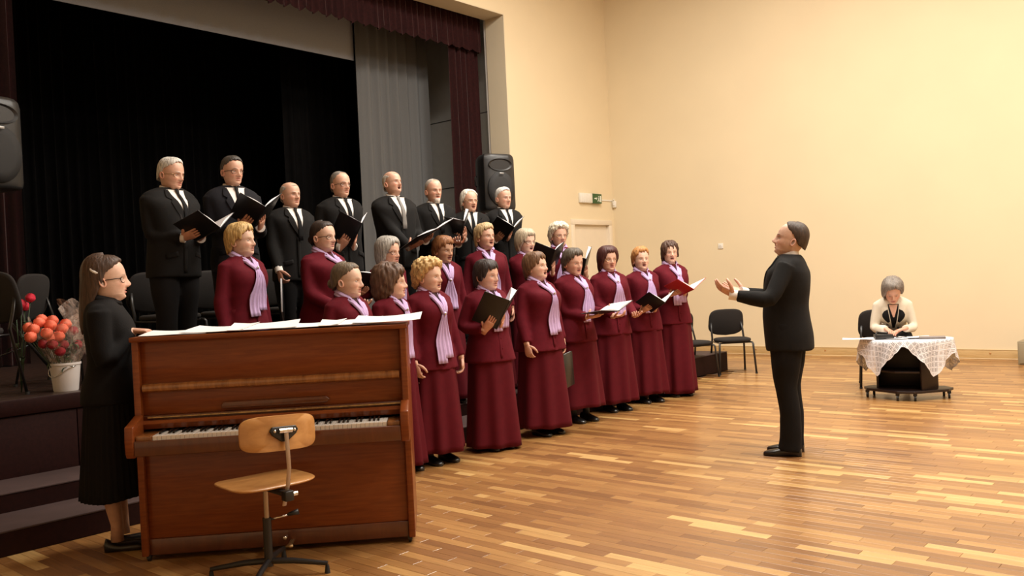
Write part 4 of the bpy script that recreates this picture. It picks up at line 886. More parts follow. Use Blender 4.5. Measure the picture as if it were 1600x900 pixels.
hang('b5',-1,'black folder hanging between the fifth and sixth front-row women',rot=(0,R(5),R(20)),off=(.28,.06,.58))
# conductor
def w2l(fig,p):
    a=R(fig[5]); dx,dy=p[0]-fig[1],p[1]-fig[2]; return np.array([math.cos(a)*dx+math.sin(a)*dy,-math.sin(a)*dx+math.cos(a)*dy,p[2]-fig[3]])
fg=FIG['conductor']
wl_=w2l(fg,(-2.905,5.735,1.205)); wr_=w2l(fg,(-2.98,6.05,1.215))
figure('conductor in black suit and bow tie facing the choir with both palms raised',fg,'recede',(.050,.030,.020),skin='a',arms={-1:dict(w=wl_,d=(-.05,1,.62),n=(.55,-.45,.75),curl=.22,spread=.35,thumb=.2,pole=(-.35,-.2,-1)),1:dict(w=wr_,d=(-.1,1,.30),n=(-.4,-.25,.85),curl=.2,spread=.3,thumb=.2,pole=(.4,-.2,-1))},clothes='conductor',brows=(.035,.022,.016),seed=77,hs=1.06,nose=1.15,lean=-3,hand_s=1.12)
# pianist
fg=list(FIG['pianist']); fg[1]-=.004; fg[2]-=.002; wp=w2l(fg,(-4.60,2.00,1.215))
rp=figure('woman in black blouse and pleated skirt standing with a hand on the piano',fg,'long',(.060,.030,.017),skin='a',glasses='glass',arms={1:dict(w=w2l(fg,(-4.765,2.235,1.205)),d=(.25,1,-.05),n=(0,0,-1),curl=.55,pole=(.25,-.15,-1)),-1:dict(w=(-.10,.27,1.04),d=(.9,.5,.1),n=(.3,0,-.9),curl=.6,pole=(-.5,-.5,-1))},clothes='pianist',seed=5,hs=1.04,nose=1.1,age=.4)
cb=MB(); cb.tube([rp['headx'](np.array([p]))[0] for p in ((.066,-.082,.182),(.078,-.070,.168),(.084,-.058,.156),(.0855,-.045,.150),(.086,-.032,.148))],[.003,.0075,.009,.008,.005],8); cb.build('hair_clip',MT['pearl'],rp['root'],smooth=True)
# ---------------- the seated woman, her table and chair ----------------
def ortho_chair(loc,rz,label,group=None):
    """fabric stacking chair: front faces local +y"""
    r=empty('stacking_chair',loc,R(rz),label,'chair',group)
    def pad(poly,z0,z1,M=None):
        m=MB(); n=len(poly); c=np.mean(poly,0); rings=[]
        for k,(sc_,z) in enumerate(((.90,z0),(.98,z0+.008),(1.,z0+(z1-z0)*.5),(.975,z1-.008),(.88,z1),(.5,z1+.004))):
            V=[(c[0]+(x-c[0])*sc_,c[1]+(y-c[1])*sc_,z) for x,y in poly]
            if M is not None: V=[tuple(M@Vector(v)) for v in V]
            rings.append(V)
        m.loft(rings); return m
    an=np.arange(36)*2*PI/36; e=3.2
    seat=[(.235*np.sign(math.cos(a))*abs(math.cos(a))**(2/e),.01+.215*np.sign(math.sin(a))*abs(math.sin(a))**(2/e)) for a in an]
    pad(seat,.425,.475).build('seat',MT['fabric'],r,smooth=True)
    bk=[]
    for a in an:
        x=np.sign(math.cos(a))*abs(math.cos(a))**(2/4.5); y=np.sign(math.sin(a))*abs(math.sin(a))**(2/4.0)
        bk.append((x*(.243-.012*y),y*.160 - (.045*(1-x*x) if y<0 else 0)*1.0+ (0.01*(1-x*x) if y>0 else 0)))
    M=Matrix.Translation((0,-.235,.69))@Matrix.Rotation(R(80),4,'X')@Matrix.Translation((0,0,-.018))
    M=Matrix.Translation((0,-.245,.69))@Matrix.Rotation(R(78),4,'X')
    pad(bk,-.012,.024,M).build('backrest',MT['fabric'],r,smooth=True)
    for sx in (-1,1):
        m=MB(); m.tube([(sx*.245,.235,.0),(sx*.225,.205,.40),(sx*.215,.19,.418),(sx*.215,-.10,.418),(sx*.22,-.17,.42)],[(.008,.014)]*5,10,up=(0,1,0)); m.build('front_leg',MT['blackm'],r,smooth=True)
        m=MB(); m.tube([(sx*.245,-.275,.0),(sx*.222,-.195,.40),(sx*.218,-.185,.46),(sx*.215,-.22,.58),(sx*.205,-.245,.68)],[(.008,.014)]*5,10,up=(0,1,0)); m.build('rear_leg',MT['blackm'],r,smooth=True)
        for yy in (.235,-.275):
            m=MB(); m.tube([(sx*.245,yy,0),(sx*.244,yy,.02)],.016,10); m.build('foot_cap',MT['rubber'],r,smooth=True,ang=40)
    m=MB(); m.tube([(-.215,.15,.415),(.215,.15,.415)],.009,8); m.tube([(-.215,-.13,.415),(.215,-.13,.415)],.009,8); m.build('cross_bar',MT['blackm'],r,smooth=True)
    return r
fg=list(FIG['seated']); fg[1],fg[2],fg[3],fg[4]=-3.10,9.80,-.31,1.60; fg[6]=0; fg[7]=-8
ws1=w2l(fg,(-3.03,9.40,.69)); ws2=w2l(fg,(-2.88,9.46,.69))
figure('grey-haired woman in cream jacket with black lapels writing at the lace-covered table',fg,'bobgrey',(.20,.17,.145),skin='b',arms={1:dict(w=ws1,d=(-.45,1,-.25),n=(.1,.2,-1),curl=.3,pole=(.45,-.6,-.8)),-1:dict(w=ws2,d=(.9,.45,-.2),n=(0,.1,-1),curl=.4,pole=(-.5,-.6,-.8))},clothes='seated',seed=21,seated=True,lean=27,age=.7,hs=1.05)
ortho_chair((-3.30,10.06,0),200,'black fabric chair behind the seated woman in the cream jacket')
tt=empty('tv_trolley_table',(-2.80,9.22,0),R(14),'low black-brown wheeled table under a lace cloth, in front of the back wall','table')
def npoly(m,poly,z0,z1): m.prism(poly,z0,z1)
m=MB(); npoly(m,[(-.42,.14),(-.38,.0),(-.08,-.23),(.08,-.23),(.38,.0),(.42,.14),(.34,.26),(-.34,.26)],.075,.10); m.build('base_shelf',MT['lam'],tt,bevel=.003)
m=MB(); npoly(m,[(x*.92,y*.92) for x,y in((-.47,.16),(-.44,-.04),(-.14,-.27),(.14,-.27),(.44,-.04),(.47,.16),(.40,.29),(-.40,.29))],.575,.60); m.build('table_top',MT['lam'],tt,bevel=.003)
for nm,pl in (('side_panel',[(-.285,.0),(-.265,.0),(-.265,.24),(-.285,.24)]),('side_panel',[(.265,.0),(.285,.0),(.285,.24),(.265,.24)]),('back_panel',[(-.265,.22),(.265,.22),(.265,.24),(-.265,.24)]),('corner_panel',[(.13,-.135),(.145,-.15),(.285,.0),(.265,.0)])):
    m=MB(); npoly(m,pl,.10,.575); m.build(nm,MT['lam'],tt,bevel=.002)
m=MB(); npoly(m,[(-.265,.22),(-.265,.0),(-.10,-.15),(.12,-.15),(.265,.0),(.265,.22)],.27,.288); m.build('shelf',MT['lam'],tt,bevel=.002)
for x,y in ((-.38,.05),(.38,.05),(-.08,-.19),(.08,-.19),(-.33,.22),(.33,.22)):
    m=MB(); m.tube([(x-.011,y,.028),(x+.011,y,.028)],.028,14); m.tube([(x,y,.03),(x,y,.076)],.010,8); m.box(x-.018,x+.018,y-.02,y+.02,.052,.074); m.build('castor',MT['blackp'],tt,smooth=True,ang=40)
# lace cloth
def lace_cloth():
    me_m=MB(); hw,hd,z=.475,.275,.604
    out=[(-.475,.16),(-.445,-.045),(-.14,-.278),(.14,-.278),(.445,-.045),(.475,.16),(.405,.295),(-.405,.295)]
    P=[]; n=len(out); N=160
    L=[0]; 
    for i in range(n): a=np.array(out[i]);b_=np.array(out[(i+1)%n]); L.append(L[-1]+np.linalg.norm(b_-a))
    def at(s_):
        s_=s_%L[-1]; i=max(k for k in range(n) if L[k]<=s_); a=np.array(out[i]);b_=np.array(out[(i+1)%n]); t=(s_-L[i])/(L[i+1]-L[i]); return a+(b_-a)*t
    V=[];UV=[];CC=[]
    V.append((0,0,z)); UV.append((0,0)); CC.append((0,0,0))
    rowsn=9
    for j in range(N):
        s_=L[-1]*j/N; p=at(s_); pn=p/np.linalg.norm(p); an=math.degrees(math.atan2(p[1]*1.25,p[0]))%360
        dist=min(abs((an-c+180)%360-180) for c in (222,318,40,140)); drop=.315*max(0,1-dist/46)+.045+.012*abs(math.sin(j*PI/4*1.0))
        for k in range(rowsn+1):
            if k==0: q=p*.92; V.append((q[0],q[1],z+.001)); UV.append((q[0],q[1])); CC.append((0,0,0)); continue
            if k==1: V.append((p[0],p[1],z)); UV.append((p[0],p[1])); CC.append((.6,0,0)); continue
            t=(k-1)/(rowsn-1); d_=drop*t; wv=.018*math.sin(j*.55+t*2)*t*min(1,drop/.2); q=p+pn*(.006+.03*t+wv)
            V.append((q[0],q[1],z-d_)); e=p+pn*d_; UV.append((e[0],e[1])); CC.append((1 if k<rowsn else .0,0,0))
    F=[]; w_=rowsn+1
    for j in range(N):
        a=1+j*w_; b_=1+((j+1)%N)*w_; F.append((0,a,b_))
        for k in range(rowsn): F.append((a+k,a+k+1,b_+k+1,b_+k))
    me=bpy.data.meshes.new('lace_tablecloth'); me.from_pydata(V,[],F)
    ca=me.color_attributes.new('Col','FLOAT_COLOR','POINT'); ca.data.foreach_set('color',np.hstack([np.array(CC),np.ones((len(CC),1))]).ravel())
    uv=me.uv_layers.new(name='UVMap'); 
    for lp in me.loops: uv.data[lp.index].uv=UV[lp.vertex_index]
    me.shade_smooth(); me.materials.append(MT['lace']); o=bpy.data.objects.new('lace_tablecloth',me); col.objects.link(o); return o
o=lace_cloth(); o.location=(-2.80,9.22,0); o.rotation_euler=(0,0,R(14)); tag(o,'white lace tablecloth with pointed corners hanging over the black trolley table','tablecloth')
TA=R(14); o.scale=(.93,.93,1)
def tl(x,y,z): return (-2.80+math.cos(TA)*x-math.sin(TA)*y,9.22+math.sin(TA)*x+math.cos(TA)*y,z)
def sheet(loc,rz,w,h,label,lift=.0,group=None,curl=0,mt='paper',tilt=0):
    m=MB(); n=10; rows=[]
    for i in range(n+1):
        u=i/n; z=lift+curl*(2*u-1)**2*(1 if u>.5 else .5)+.002*math.sin(u*7+w*9); rows.append([(-w/2+w*u,v,z+(.003*math.sin(u*5+k))) for k,v in enumerate((-h/2,0,h/2))])
    A=np.array(rows); m.loft(np.concatenate([A,(A-np.array([0,0,.0012]))[:,::-1]],1)); o=m.build('paper_sheet',MT[mt],None,smooth=True,ang=50); o.location=loc; o.rotation_euler=(0,R(tilt),rz); tag(o,label,'paper',group); return o
sheet(tl(-.44,-.04,.612),TA+.1,.30,.21,'white sheet overhanging the left end of the lace table',.004)
sheet(tl(-.10,.02,.612),TA-.2,.30,.21,'white sheet under the hands of the writing woman',.003)
sheet(tl(.10,.06,.617),TA+.3,.297,.21,'white sheet at the middle of the lace table right of the hands',.003)
m=MB(); m.box(-.085,.085,-.05,.05,0,.045); m.box(.085,.10,-.035,.035,.004,.03); m.tube([(-.08,-.04,.045),(-.06,0,.07),(-.02,.03,.06),(.05,.03,.05)],.010,8); o=m.build('camera_bag',MT['blackp'],None,bevel=.008); o.location=tl(-.20,-.03,.612); o.rotation_euler=(0,0,TA+.3); tag(o,'small black bag on the lace table before the woman','bag')
gc=empty('flat_case',tl(.25,.0,.606),TA+.05,'flat grey case lying on the right half of the lace table','case')
m=MB(); m.box(-.12,.12,-.07,.07,0,.022); m.build('case_body',MT['greybook'],gc,bevel=.005); m=MB(); m.box(-.12,.12,-.071,-.070,.010,.012); m.build('seam',MT['blackp'],gc)
pn=empty('pen',tl(-.03,-.02,.624),TA+.6,'dark pen lying on the white sheet in front of the seated woman','pen'); m=MB(); m.tube([(-.06,0,0),(.05,0,0),(.065,0,-.002)],[.004,.004,.001],8); m.build('barrel',MT['blackp'],pn,smooth=True)
# chairs by the back wall
ortho_chair((-5.50,10.76,0),-137,'black fabric chair standing free between the choir and the conductor')
ortho_chair((-5.78,10.16,0),-112,'black fabric chair half hidden behind the rightmost choir woman')
# low cupboard at the right edge
cb_=empty('low_cabinet',(-2.05,12.75,0),0,'low beige-grey cabinet standing at the back wall at the right edge','cabinet')
m=MB(); m.box(-.40,.40,-.18,.22,.0,.30); m.build('cabinet_body',MT['radiator'],cb_,bevel=.006); m=MB(); m.box(-.385,-.005,-.19,-.18,.02,.28); m.build('door',MT['radiator'],cb_,bevel=.003); m=MB(); m.box(.005,.385,-.19,-.18,.02,.28); m.build('door',MT['radiator'],cb_,bevel=.003)
# wall fittings
so=empty('wall_socket',(-6.87,BY,1.80),0,'small white wall socket on the cream back wall left of the conductor','socket')
m=MB(); m.box(-.045,.045,-.014,0,-.045,.045); m.build('plate',MT['white'],so,bevel=.005); m=MB(); m.tube([(0,-.018,0),(0,-.008,0)],.022,16,up=(0,0,1)); m.build('insert',MT['white'],so,smooth=True,ang=40); m=MB(); m.box(-.012,-.006,-.020,-.018,-.004,.004); m.box(.006,.012,-.020,-.018,-.004,.004); m.build('pin_hole',MT['blackp'],so)
ex=empty('exit_sign',(WX,12.53,2.775),0,'green running-man exit sign with white housing above the cream door','sign')
m=MB(); m.box(0,.055,-.37,-.02,-.085,.085); m.build('housing',MT['white'],ex,bevel=.01)
for k in range(5):
    m=MB(); m.box(.055,.060,-.34+k*.06,-.325+k*.06,-.075,.075); m.build('housing_rib',MT['white'],ex,bevel=.002)
m=MB(); m.box(.0,.062,-.02,.245,-.085,.085); m.build('sign_face',MT['green'],ex,bevel=.004)
m=MB()  # arrow, door and running figure
m.prism([(.02,-.010),(.07,-.010),(.07,-.028),(.10,0),(.07,.028),(.07,.010),(.02,.010)],.062,.0635,M=Matrix(((0,0,1,0),(1,0,0,0),(0,1,0,0),(0,0,0,1))))
m.box(.062,.0635,.185,.225,-.06,.05); m.box(.062,.0635,.135,.155,-.02,.02); m.box(.062,.0635,.125,.165,-.035,-.02); m.box(.062,.0635,.115,.135,-.055,-.03); m.box(.062,.0635,.158,.172,-.055,-.02); m.box(.062,.0635,.12,.17,.005,.018); m.ell((.063,.150,.036),(.002,.011,.011),10,6)
m.build('sign_symbols',MT['sgnw'],ex)
cn=empty('cable_conduit',(WX,12.78,2.76),0,'thin cream cable duct running from the exit sign to the corner','duct'); m=MB(); m.box(0,.012,0,.41,-.012,.012); m.build('duct',MT['white'],cn,bevel=.002)
dt=empty('wall_detector',(WX+.02,BY,2.70),0,'small white detector on the back wall in the corner below the duct','detector'); m=MB(); m.box(.0,.07,-.05,0,-.07,.05); m.build('housing',MT['white'],dt,bevel=.012); m=MB(); m.ell((.035,-.05,-.02),(.02,.012,.02),12,8); m.build('lens',MT['white'],dt,smooth=True); m=MB(); m.tube([(.03,-.01,.05),(.01,-.01,.09)],.008,8); m.build('bracket',MT['white'],dt,smooth=True)
# loudspeakers on stands
def speaker(x,y,z0,z1,rz,label,gl):
    r=empty('loudspeaker',(x,y,z0),R(rz),label,'speaker'); h=z1-z0; w=.225; d=.19
    prof=[(-w*.72,-d),(w*.72,-d),(w,d*.15),(w*.97,d),(w*.6,d+.035),(-w*.6,d+.035),(-w*.97,d),(-w,d*.15)]
    m=MB(); rings=[]
    for z,s_ in ((0,.90),(.02,.98),(.06,1),(h-.08,1),(h-.03,.96),(h,.86)): rings.append([(a*s_,b_*s_,z) for a,b_ in prof])
    m.loft(rings); m.build('cabinet',MT['blackp'],r,bevel=.010)
    an=np.arange(32)*2*PI/32; m=MB(); rings=[]
    for k,(rr,yy) in enumerate(((.188,.0),(.185,.016),(.12,.030),(.04,.036),(.001,.037))): rings.append([(math.cos(a)*rr,d+.028+yy,h*.37+math.sin(a)*rr*1.22*(1)) for a in an])
    m.loft(rings); m.build('woofer_grille',MT['grille'],r,smooth=True)
    m=MB(); rings=[]
    for sx,zz,yy in ((.17,0,.0),(.165,0,.012),(.07,0,-.03),(.045,0,-.05)): rings.append([(math.cos(a)*sx,d+.036+yy,h*.80+math.sin(a)*sx*.48) for a in an])
    m.loft(rings); m.build('horn',MT['blackp'],r,smooth=True,ang=40)
    m=MB(); m.box(-.030,.030,d+.066,d+.072,h*.37+.19,h*.37+.21); m.build('badge',MT['badge'],r,bevel=.002)
    for sx in (-1,1):
        m=MB(); m.tube([(sx*(w-.01),-.05,h*.45),(sx*(w+.012),-.05,h*.47),(sx*(w+.012),-.05,h*.62),(sx*(w-.01),-.05,h*.64)],.010,8); m.build('handle',MT['blackp'],r,smooth=True)
    t=empty('speaker_stand',(x,y,.76),R(rz),gl,'stand'); H_=z0-.76
    m=MB(); m.tube([(0,0,.12),(0,0,H_)],.018,12); m.build('pole',MT['blackm'],t,smooth=True,ang=40)
    m=MB(); m.tube([(0,0,.62),(0,0,.70)],.030,14); m.build('collar',MT['blackp'],t,smooth=True,ang=40)
    for k in range(3):
        a=k*2*PI/3+.5; m=MB(); m.tube([(0.02*math.cos(a),0.02*math.sin(a),.66),(.46*math.cos(a),.46*math.sin(a),.012)],[(.012,.007)]*2,8); m.build('leg',MT['blackm'],t,smooth=True)
        m=MB(); m.tube([(.0,.0,.2),(.26*math.cos(a),.26*math.sin(a),.29)],.006,6); m.build('brace',MT['blackm'],t,smooth=True)
speaker(-7.60,8.42,2.30,3.03,-112,'black loudspeaker at the right side of the stage before the cream jamb','black tripod stand under the right loudspeaker, hidden behind the men')
speaker(-7.60,2.42,2.29,3.02,-75,'black loudspeaker cut off by the left edge','black tripod stand under the left loudspeaker')
# chairs on the stage
GS='black chairs on the stage'
ortho_chair((-6.58,1.92,.76),-158,'black fabric chair on the stage edge at the far left, cut by the frame',GS)
ortho_chair((-7.12,2.80,.76),-48,'black fabric chair on the stage behind the bucket of roses',GS)
for i,(x,y,lb) in enumerate(((-7.25,4.3,'dark chair on the stage behind the two leftmost men'),(-7.3,5.0,'dark chair on the stage behind the bald man'),(-7.3,3.75,'dark chair on the stage behind the leftmost man'))): ortho_chair((x,y,.76),-85,lb,GS)
# ---------------- roses in the bucket ----------------
bx,by=-6.40,2.50
bu=empty('plastic_bucket',(bx,by,.76),0,'white plastic bucket holding roses on the stage edge','bucket')
m=MB(); an=np.arange(32)*2*PI/32; rings=[[(math.cos(a)*r_,math.sin(a)*r_,z) for a in an] for r_,z in ((.078,0),(.080,.004),(.099,.182),(.104,.184),(.104,.198),(.099,.199),(.094,.19),(.077,.012))]
m.loft(rings); m.build('pail',MT['bucket'],bu,smooth=True,ang=35)
m=MB(); m.tube([(.104*math.cos(a),.104*math.sin(a)*1.0,.175-.07*math.sin((a+PI*.9)/PI*PI)**2*1) for a in np.linspace(-PI*.9,PI*.1,20)],.0028,6); m.build('wire_handle',MT['chrome'],bu,smooth=True)
bq=empty('rose_bouquet',(bx,by,.78),0,'bouquet of coral and crimson roses in cellophane standing in the white bucket','flowers')
def rose(mb,c,r,up):
    up=Vector(up).normalized(); M=up.to_track_quat('Z','Y').to_matrix(); c=Vector(c); rnd=random.random()*6
    for ly,(n,rad,hh,op_) in enumerate(((3,.30,1.08,.0),(4,.52,1.05,.0),(5,.74,1.0,.0),(5,.90,.90,.03),(5,1.0,.74,.16))):
        for k in range(n):
            a=rnd+k*2*PI/n+ly*.5; rows=[]
            for i in range(5):
                v=i/4; row=[]
                for j in range(5):
                    u=(j/4-.5)*2*PI/n*1.35; rr=r*rad*(.30+.70*math.sin(PI*(.08+.62*v)))+r*op_*.45*v**4; z=r*(hh*v*1.7-.7)-r*op_*.4*v**4-r*.05*abs(j-2)*v
                    row.append(c+M@Vector((math.cos(a+u)*rr,math.sin(a+u)*rr,z)))
                rows.append(row)
            mb.loft([[tuple(p) for p in rw] for rw in rows],closed=False)
heads=[(-6.36,2.33,1.15,'r'),(-6.42,2.40,1.19,'r'),(-6.34,2.46,1.17,'r'),(-6.40,2.50,1.20,'r'),(-6.33,2.55,1.14,'r'),(-6.38,2.60,1.17,'r'),(-6.32,2.29,1.10,'r'),(-6.46,2.33,1.16,'r'),(-6.28,2.50,1.09,'r'),(-6.27,2.40,1.12,'r'),(-6.50,2.45,1.21,'r'),(-6.30,2.44,1.08,'r'),(-6.44,2.56,1.13,'r'),
 (-6.24,2.43,1.04,'d'),(-6.27,2.53,1.03,'d'),(-6.36,2.65,1.12,'d'),(-6.22,2.48,.99,'d'),(-6.30,2.38,1.05,'d'),(-6.36,2.68,1.02,'d')]
for x,y,z,k in heads:
    x,y,z=bx+(x-bx)*.80-.045,by+(y-by)*.80-.05,z+.05
    m=MB(); up=(x-bx,y-by,.35); rose(m,(x-bx,y-by,z-.78),.040 if k=='r' else .036,up); o=m.build('rose_head',MT['rose' if k=='r' else 'rosed'],bq,smooth=True,flip=False)
    if k=='d': o['label']='crimson rose head'
    m=MB(); m.tube([(x-bx,y-by,z-.80),((x-bx)*.5,(y-by)*.5,.18),((x-bx)*.1,(y-by)*.1,.0)],.0035,6); m.build('stem',MT['leaf'],bq,smooth=True)
for k in range(46):
    m=MB(); a=random.random()*2*PI; q=random.uniform(.02,.15); z=random.uniform(.12,.34); c=Vector((math.cos(a)*q*(.4+z*2),math.sin(a)*q*(.4+z*2),z)); M=Matrix.Rotation(random.random()*6,3,'Z')@Matrix.Rotation(random.uniform(-1,1),3,'X')
    m.loft([[tuple(c+M@Vector((x_,-.028+v*.056,.006*abs(x_)/.012-.01*(v-.5)**2*4))) for x_ in (-w_,0,w_)] for v,w_ in ((0,.002),(.3,.015),(.6,.017),(.85,.009),(1,.001))],closed=False); m.build('leaf',MT['leaf'],bq,smooth=True,flip=False)
m=MB(); an=np.linspace(0,2*PI,40,endpoint=False); rings=[]
for z,rr in ((.14,.065),(.24,.12),(.34,.165),(.42,.19),(.47,.205)): rings.append([(math.cos(a)*rr*(1+.08*math.sin(5*a+z*9))*(1.0),math.sin(a)*rr*(1.05+.06*math.sin(7*a)),z*(1+.10*math.sin(3*a+1)*(z>.3))) for a in an])
m.loft(rings,cap=False); m.build('cellophane_wrap',MT['cello'],bq,smooth=True,flip=False)
b2=empty('wrapped_bouquet',(-6.60,2.85,.77),0,'bouquet wrapped in crumpled pinkish cellophane leaning behind the coral roses','flowers')
m=MB(); rings=[]
for z,rr in ((.02,.05),(.2,.06),(.36,.09),(.50,.13),(.60,.15)): rings.append([(math.cos(a)*rr*(1+.15*math.sin(5*a+z*12))-.08*z,math.sin(a)*rr*(1.1+.13*math.sin(7*a))-.18*z,z*(1+.07*math.sin(4*a+1))) for a in an])
m.loft(rings,cap=False); m.build('wrapping',MT['cello'],b2,smooth=True,flip=False)
for k in range(5):
    m=MB(); x,y,z=-.05+random.uniform(-.05,.05),-.1+random.uniform(-.06,.06),random.uniform(.42,.5); m.tube([(x,y,z),(0,0,.03)],.003,6); m.build('stem',MT['leaf'],b2,smooth=True)
rs_=empty('pink_rose_bunch',(-6.66,2.30,.76),0,'bright pink-red roses leaning against the chair at the far left','flowers')
for dx,dy,z in ((.02,.02,.62),(.05,.07,.66),(-.03,.06,.60),(.06,-.03,.58)):
    m=MB(); rose(m,(dx,dy,z),.034,(dx,dy,.3)); m.build('rose_head',MT['rosep'],rs_,smooth=True,flip=False); m=MB(); m.tube([(dx,dy,z-.02),(dx*.4,dy*.4,.3),(0,0,.0)],.0035,6); m.build('stem',MT['leaf'],rs_,smooth=True)
for k in range(12):
    m=MB(); z=random.uniform(.2,.55); c=Vector((random.uniform(-.05,.05),random.uniform(-.05,.05),z)); M=Matrix.Rotation(random.random()*6,3,'Z')@Matrix.Rotation(random.uniform(-1,1),3,'X')
    m.loft([[tuple(c+M@Vector((x_,-.028+v*.056,.006*abs(x_)/.012))) for x_ in (-w_,0,w_)] for v,w_ in ((0,.002),(.3,.015),(.6,.017),(.85,.009),(1,.001))],closed=False); m.build('leaf',MT['leaf'],rs_,smooth=True,flip=False)
# ---------------- piano ---------------- local x along the keyboard, -y towards the player
pi_=empty('upright_piano',(-4.477,2.081,0),R(46.39),'mahogany upright piano with open keyboard, white sheets lying on its lid','piano')
PLn=1.425; th=.034
for x0,x1 in ((0,th),(PLn-th,PLn)):
    m=MB(); m.box(x0,x1,-.0,.50,.03,1.165); m.build('side_panel',MT['piano'],pi_,bevel=.004)
    m=MB(); pr=[(-.0,.575),(-.150,.575),(-.165,.60),(-.172,.66),(-.165,.735),(-.135,.742),(.0,.775)]
    V=[(x0 if x0==0 else x1-.045,y,z) for y,z in pr]; V2=[(x0+.045 if x0==0 else x1,y,z) for y,z in pr]; m.loft([V,V2]); m.build('key_arm',MT['piano'],pi_,bevel=.006)
m=MB(); m.box(-.008,PLn+.008,-.012,.52,1.155,1.180); lid=m.build('lid',MT['piano'],pi_,bevel=.005)
m=MB(); m.box(th,PLn-th,.035,.055,.90,1.155); m.build('upper_panel',MT['piano'],pi_,bevel=.002)
m=MB(); rings=[]
for x in (th+.012,PLn-th-.012): rings.append([(x,.035,.888),(x,.012,.888),(x,-.004,.897),(x,-.008,.910),(x,-.004,.922),(x,.010,.930),(x,.035,.932)])
m.loft(rings); m.build('ledge_moulding',MT['ledge'],pi_,smooth=True,ang=40)
m=MB(); m.box(th,PLn-th,.040,.058,.765,.90); m.build('music_panel',MT['piano'],pi_,bevel=.002)
m=MB(); m.prism([(.44,.782),(.985,.782),(1.005,.800),(.985,.815),(.455,.815),(.44,.80)],-.042,-.014,M=Matrix(((1,0,0,0),(0,0,-1,0),(0,1,0,0),(0,0,0,1)))); m.build('music_rest',MT['pianod'],pi_,bevel=.003)
m=MB(); m.box(th,PLn-th,.015,.055,.735,.765); m.build('fallboard_rail',MT['pianod'],pi_,bevel=.003)
m=MB(); m.box(th+.03,PLn-th-.004,-.0,.016,.752,.760); m.build('hinge_strip',MT['brass'],pi_,bevel=.001)
m=MB()
for i in range(60): m.tube([(th+.035+i*.0218,.0,.757),(th+.054+i*.0218,.0,.757)],.0045,6)
m.build('hinge_knuckles',MT['brass'],pi_,smooth=True,ang=40)
m=MB(); rings=[]
for x in (th,PLn-th): rings.append([(x,.03,.745),(x,-.004,.742),(x,-.012,.725),(x,.004,.698),(x,.03,.690)])
m.loft(rings); m.build('fallboard',MT['piano'],pi_,smooth=True,ang=35)
m=MB(); m.box(.045,PLn-.045,-.152,.03,.585,.655); m.build('key_bed',MT['pianod'],pi_,bevel=.004)
m=MB(); m.box(.045,PLn-.045,-.168,-.150,.585,.662); m.build('key_slip',MT['pianod'],pi_,bevel=.004)
for x0,x1 in ((.047,.128),(1.312,PLn-.047)):
    m=MB(); m.box(x0,x1,-.150,.02,.655,.685); m.build('key_block',MT['ledge'],pi_,bevel=.004)
KX=.130; kw=1.18/52
blk={1,3,6,8,10}
def keymesh():
    m=MB(); m.box(.0006,kw-.0006,-.145,.0,.657,.683); return m
km=keymesh().mesh('white_key'); bm=bmesh.new(); bm.from_mesh(km); bmesh.ops.bevel(bm,geom=[e for e in bm.edges],offset=.0012,segments=1,affect='EDGES'); bm.to_mesh(km); bm.free(); km.materials.append(MT['ivory'])
for i in range(52):
    o=bpy.data.objects.new('white_key',km); o.location=(KX+i*kw,0,0); o.parent=pi_; col.objects.link(o)
m=MB(); m.loft([[(-.0055,y,.68),(.0055,y,.68),(.0042,y+(.010 if y<-.05 else 0),.695),(-.0042,y+(.010 if y<-.05 else 0),.695)] for y in (-.098,0)]); bk=m.mesh('black_key'); bk.materials.append(MT['ebony'])
# from A0: pattern of gaps after each white key
names='ABCDEFG'
for i in range(51):
    if names[i%7] in 'ACDFG':
        o=bpy.data.objects.new('black_key',bk); o.location=(KX+(i+1)*kw,0,0); o.parent=pi_; col.objects.link(o)
m=MB(); m.box(th,PLn-th,.030,.050,.115,.59); m.build('lower_panel',MT['piano'],pi_,bevel=.003)
m=MB(); m.box(th,PLn-th,.022,.050,.030,.115); m.build('plinth',MT['pianod'],pi_,bevel=.003)
m=MB(); m.box(.02,PLn-.02,.46,.50,.05,1.15); m.build('back_board',MT['pianod'],pi_)
m=MB(); m.ell((.735,.012,.075),(.013,.012,.013),10,8); m.build('lower_panel_catch',MT['chrome'],pi_,smooth=True)
for x in (.655,.77):
    m=MB(); m.tube([(x,.05,.055),(x,-.03,.052),(x,-.075,.05)],[(.008,.012)]*2+[(.007,.022)],10,up=(0,0,1)); m.build('pedal',MT['brass'],pi_,smooth=True)
for x in (.03,PLn-.03):
    for y in (.03,.45):
        m=MB(); m.tube([(x-.008,y,.018),(x+.008,y,.018)],.018,12); m.box(x-.012,x+.012,y-.012,y+.012,.018,.034); m.build('castor',MT['blackm'],pi_,smooth=True,ang=40)
PA=R(46.39)
def pl(x,y,z): return (-4.477+math.cos(PA)*x-math.sin(PA)*y,2.081+math.sin(PA)*x+math.cos(PA)*y,z)
GP='white music sheets on the piano lid'
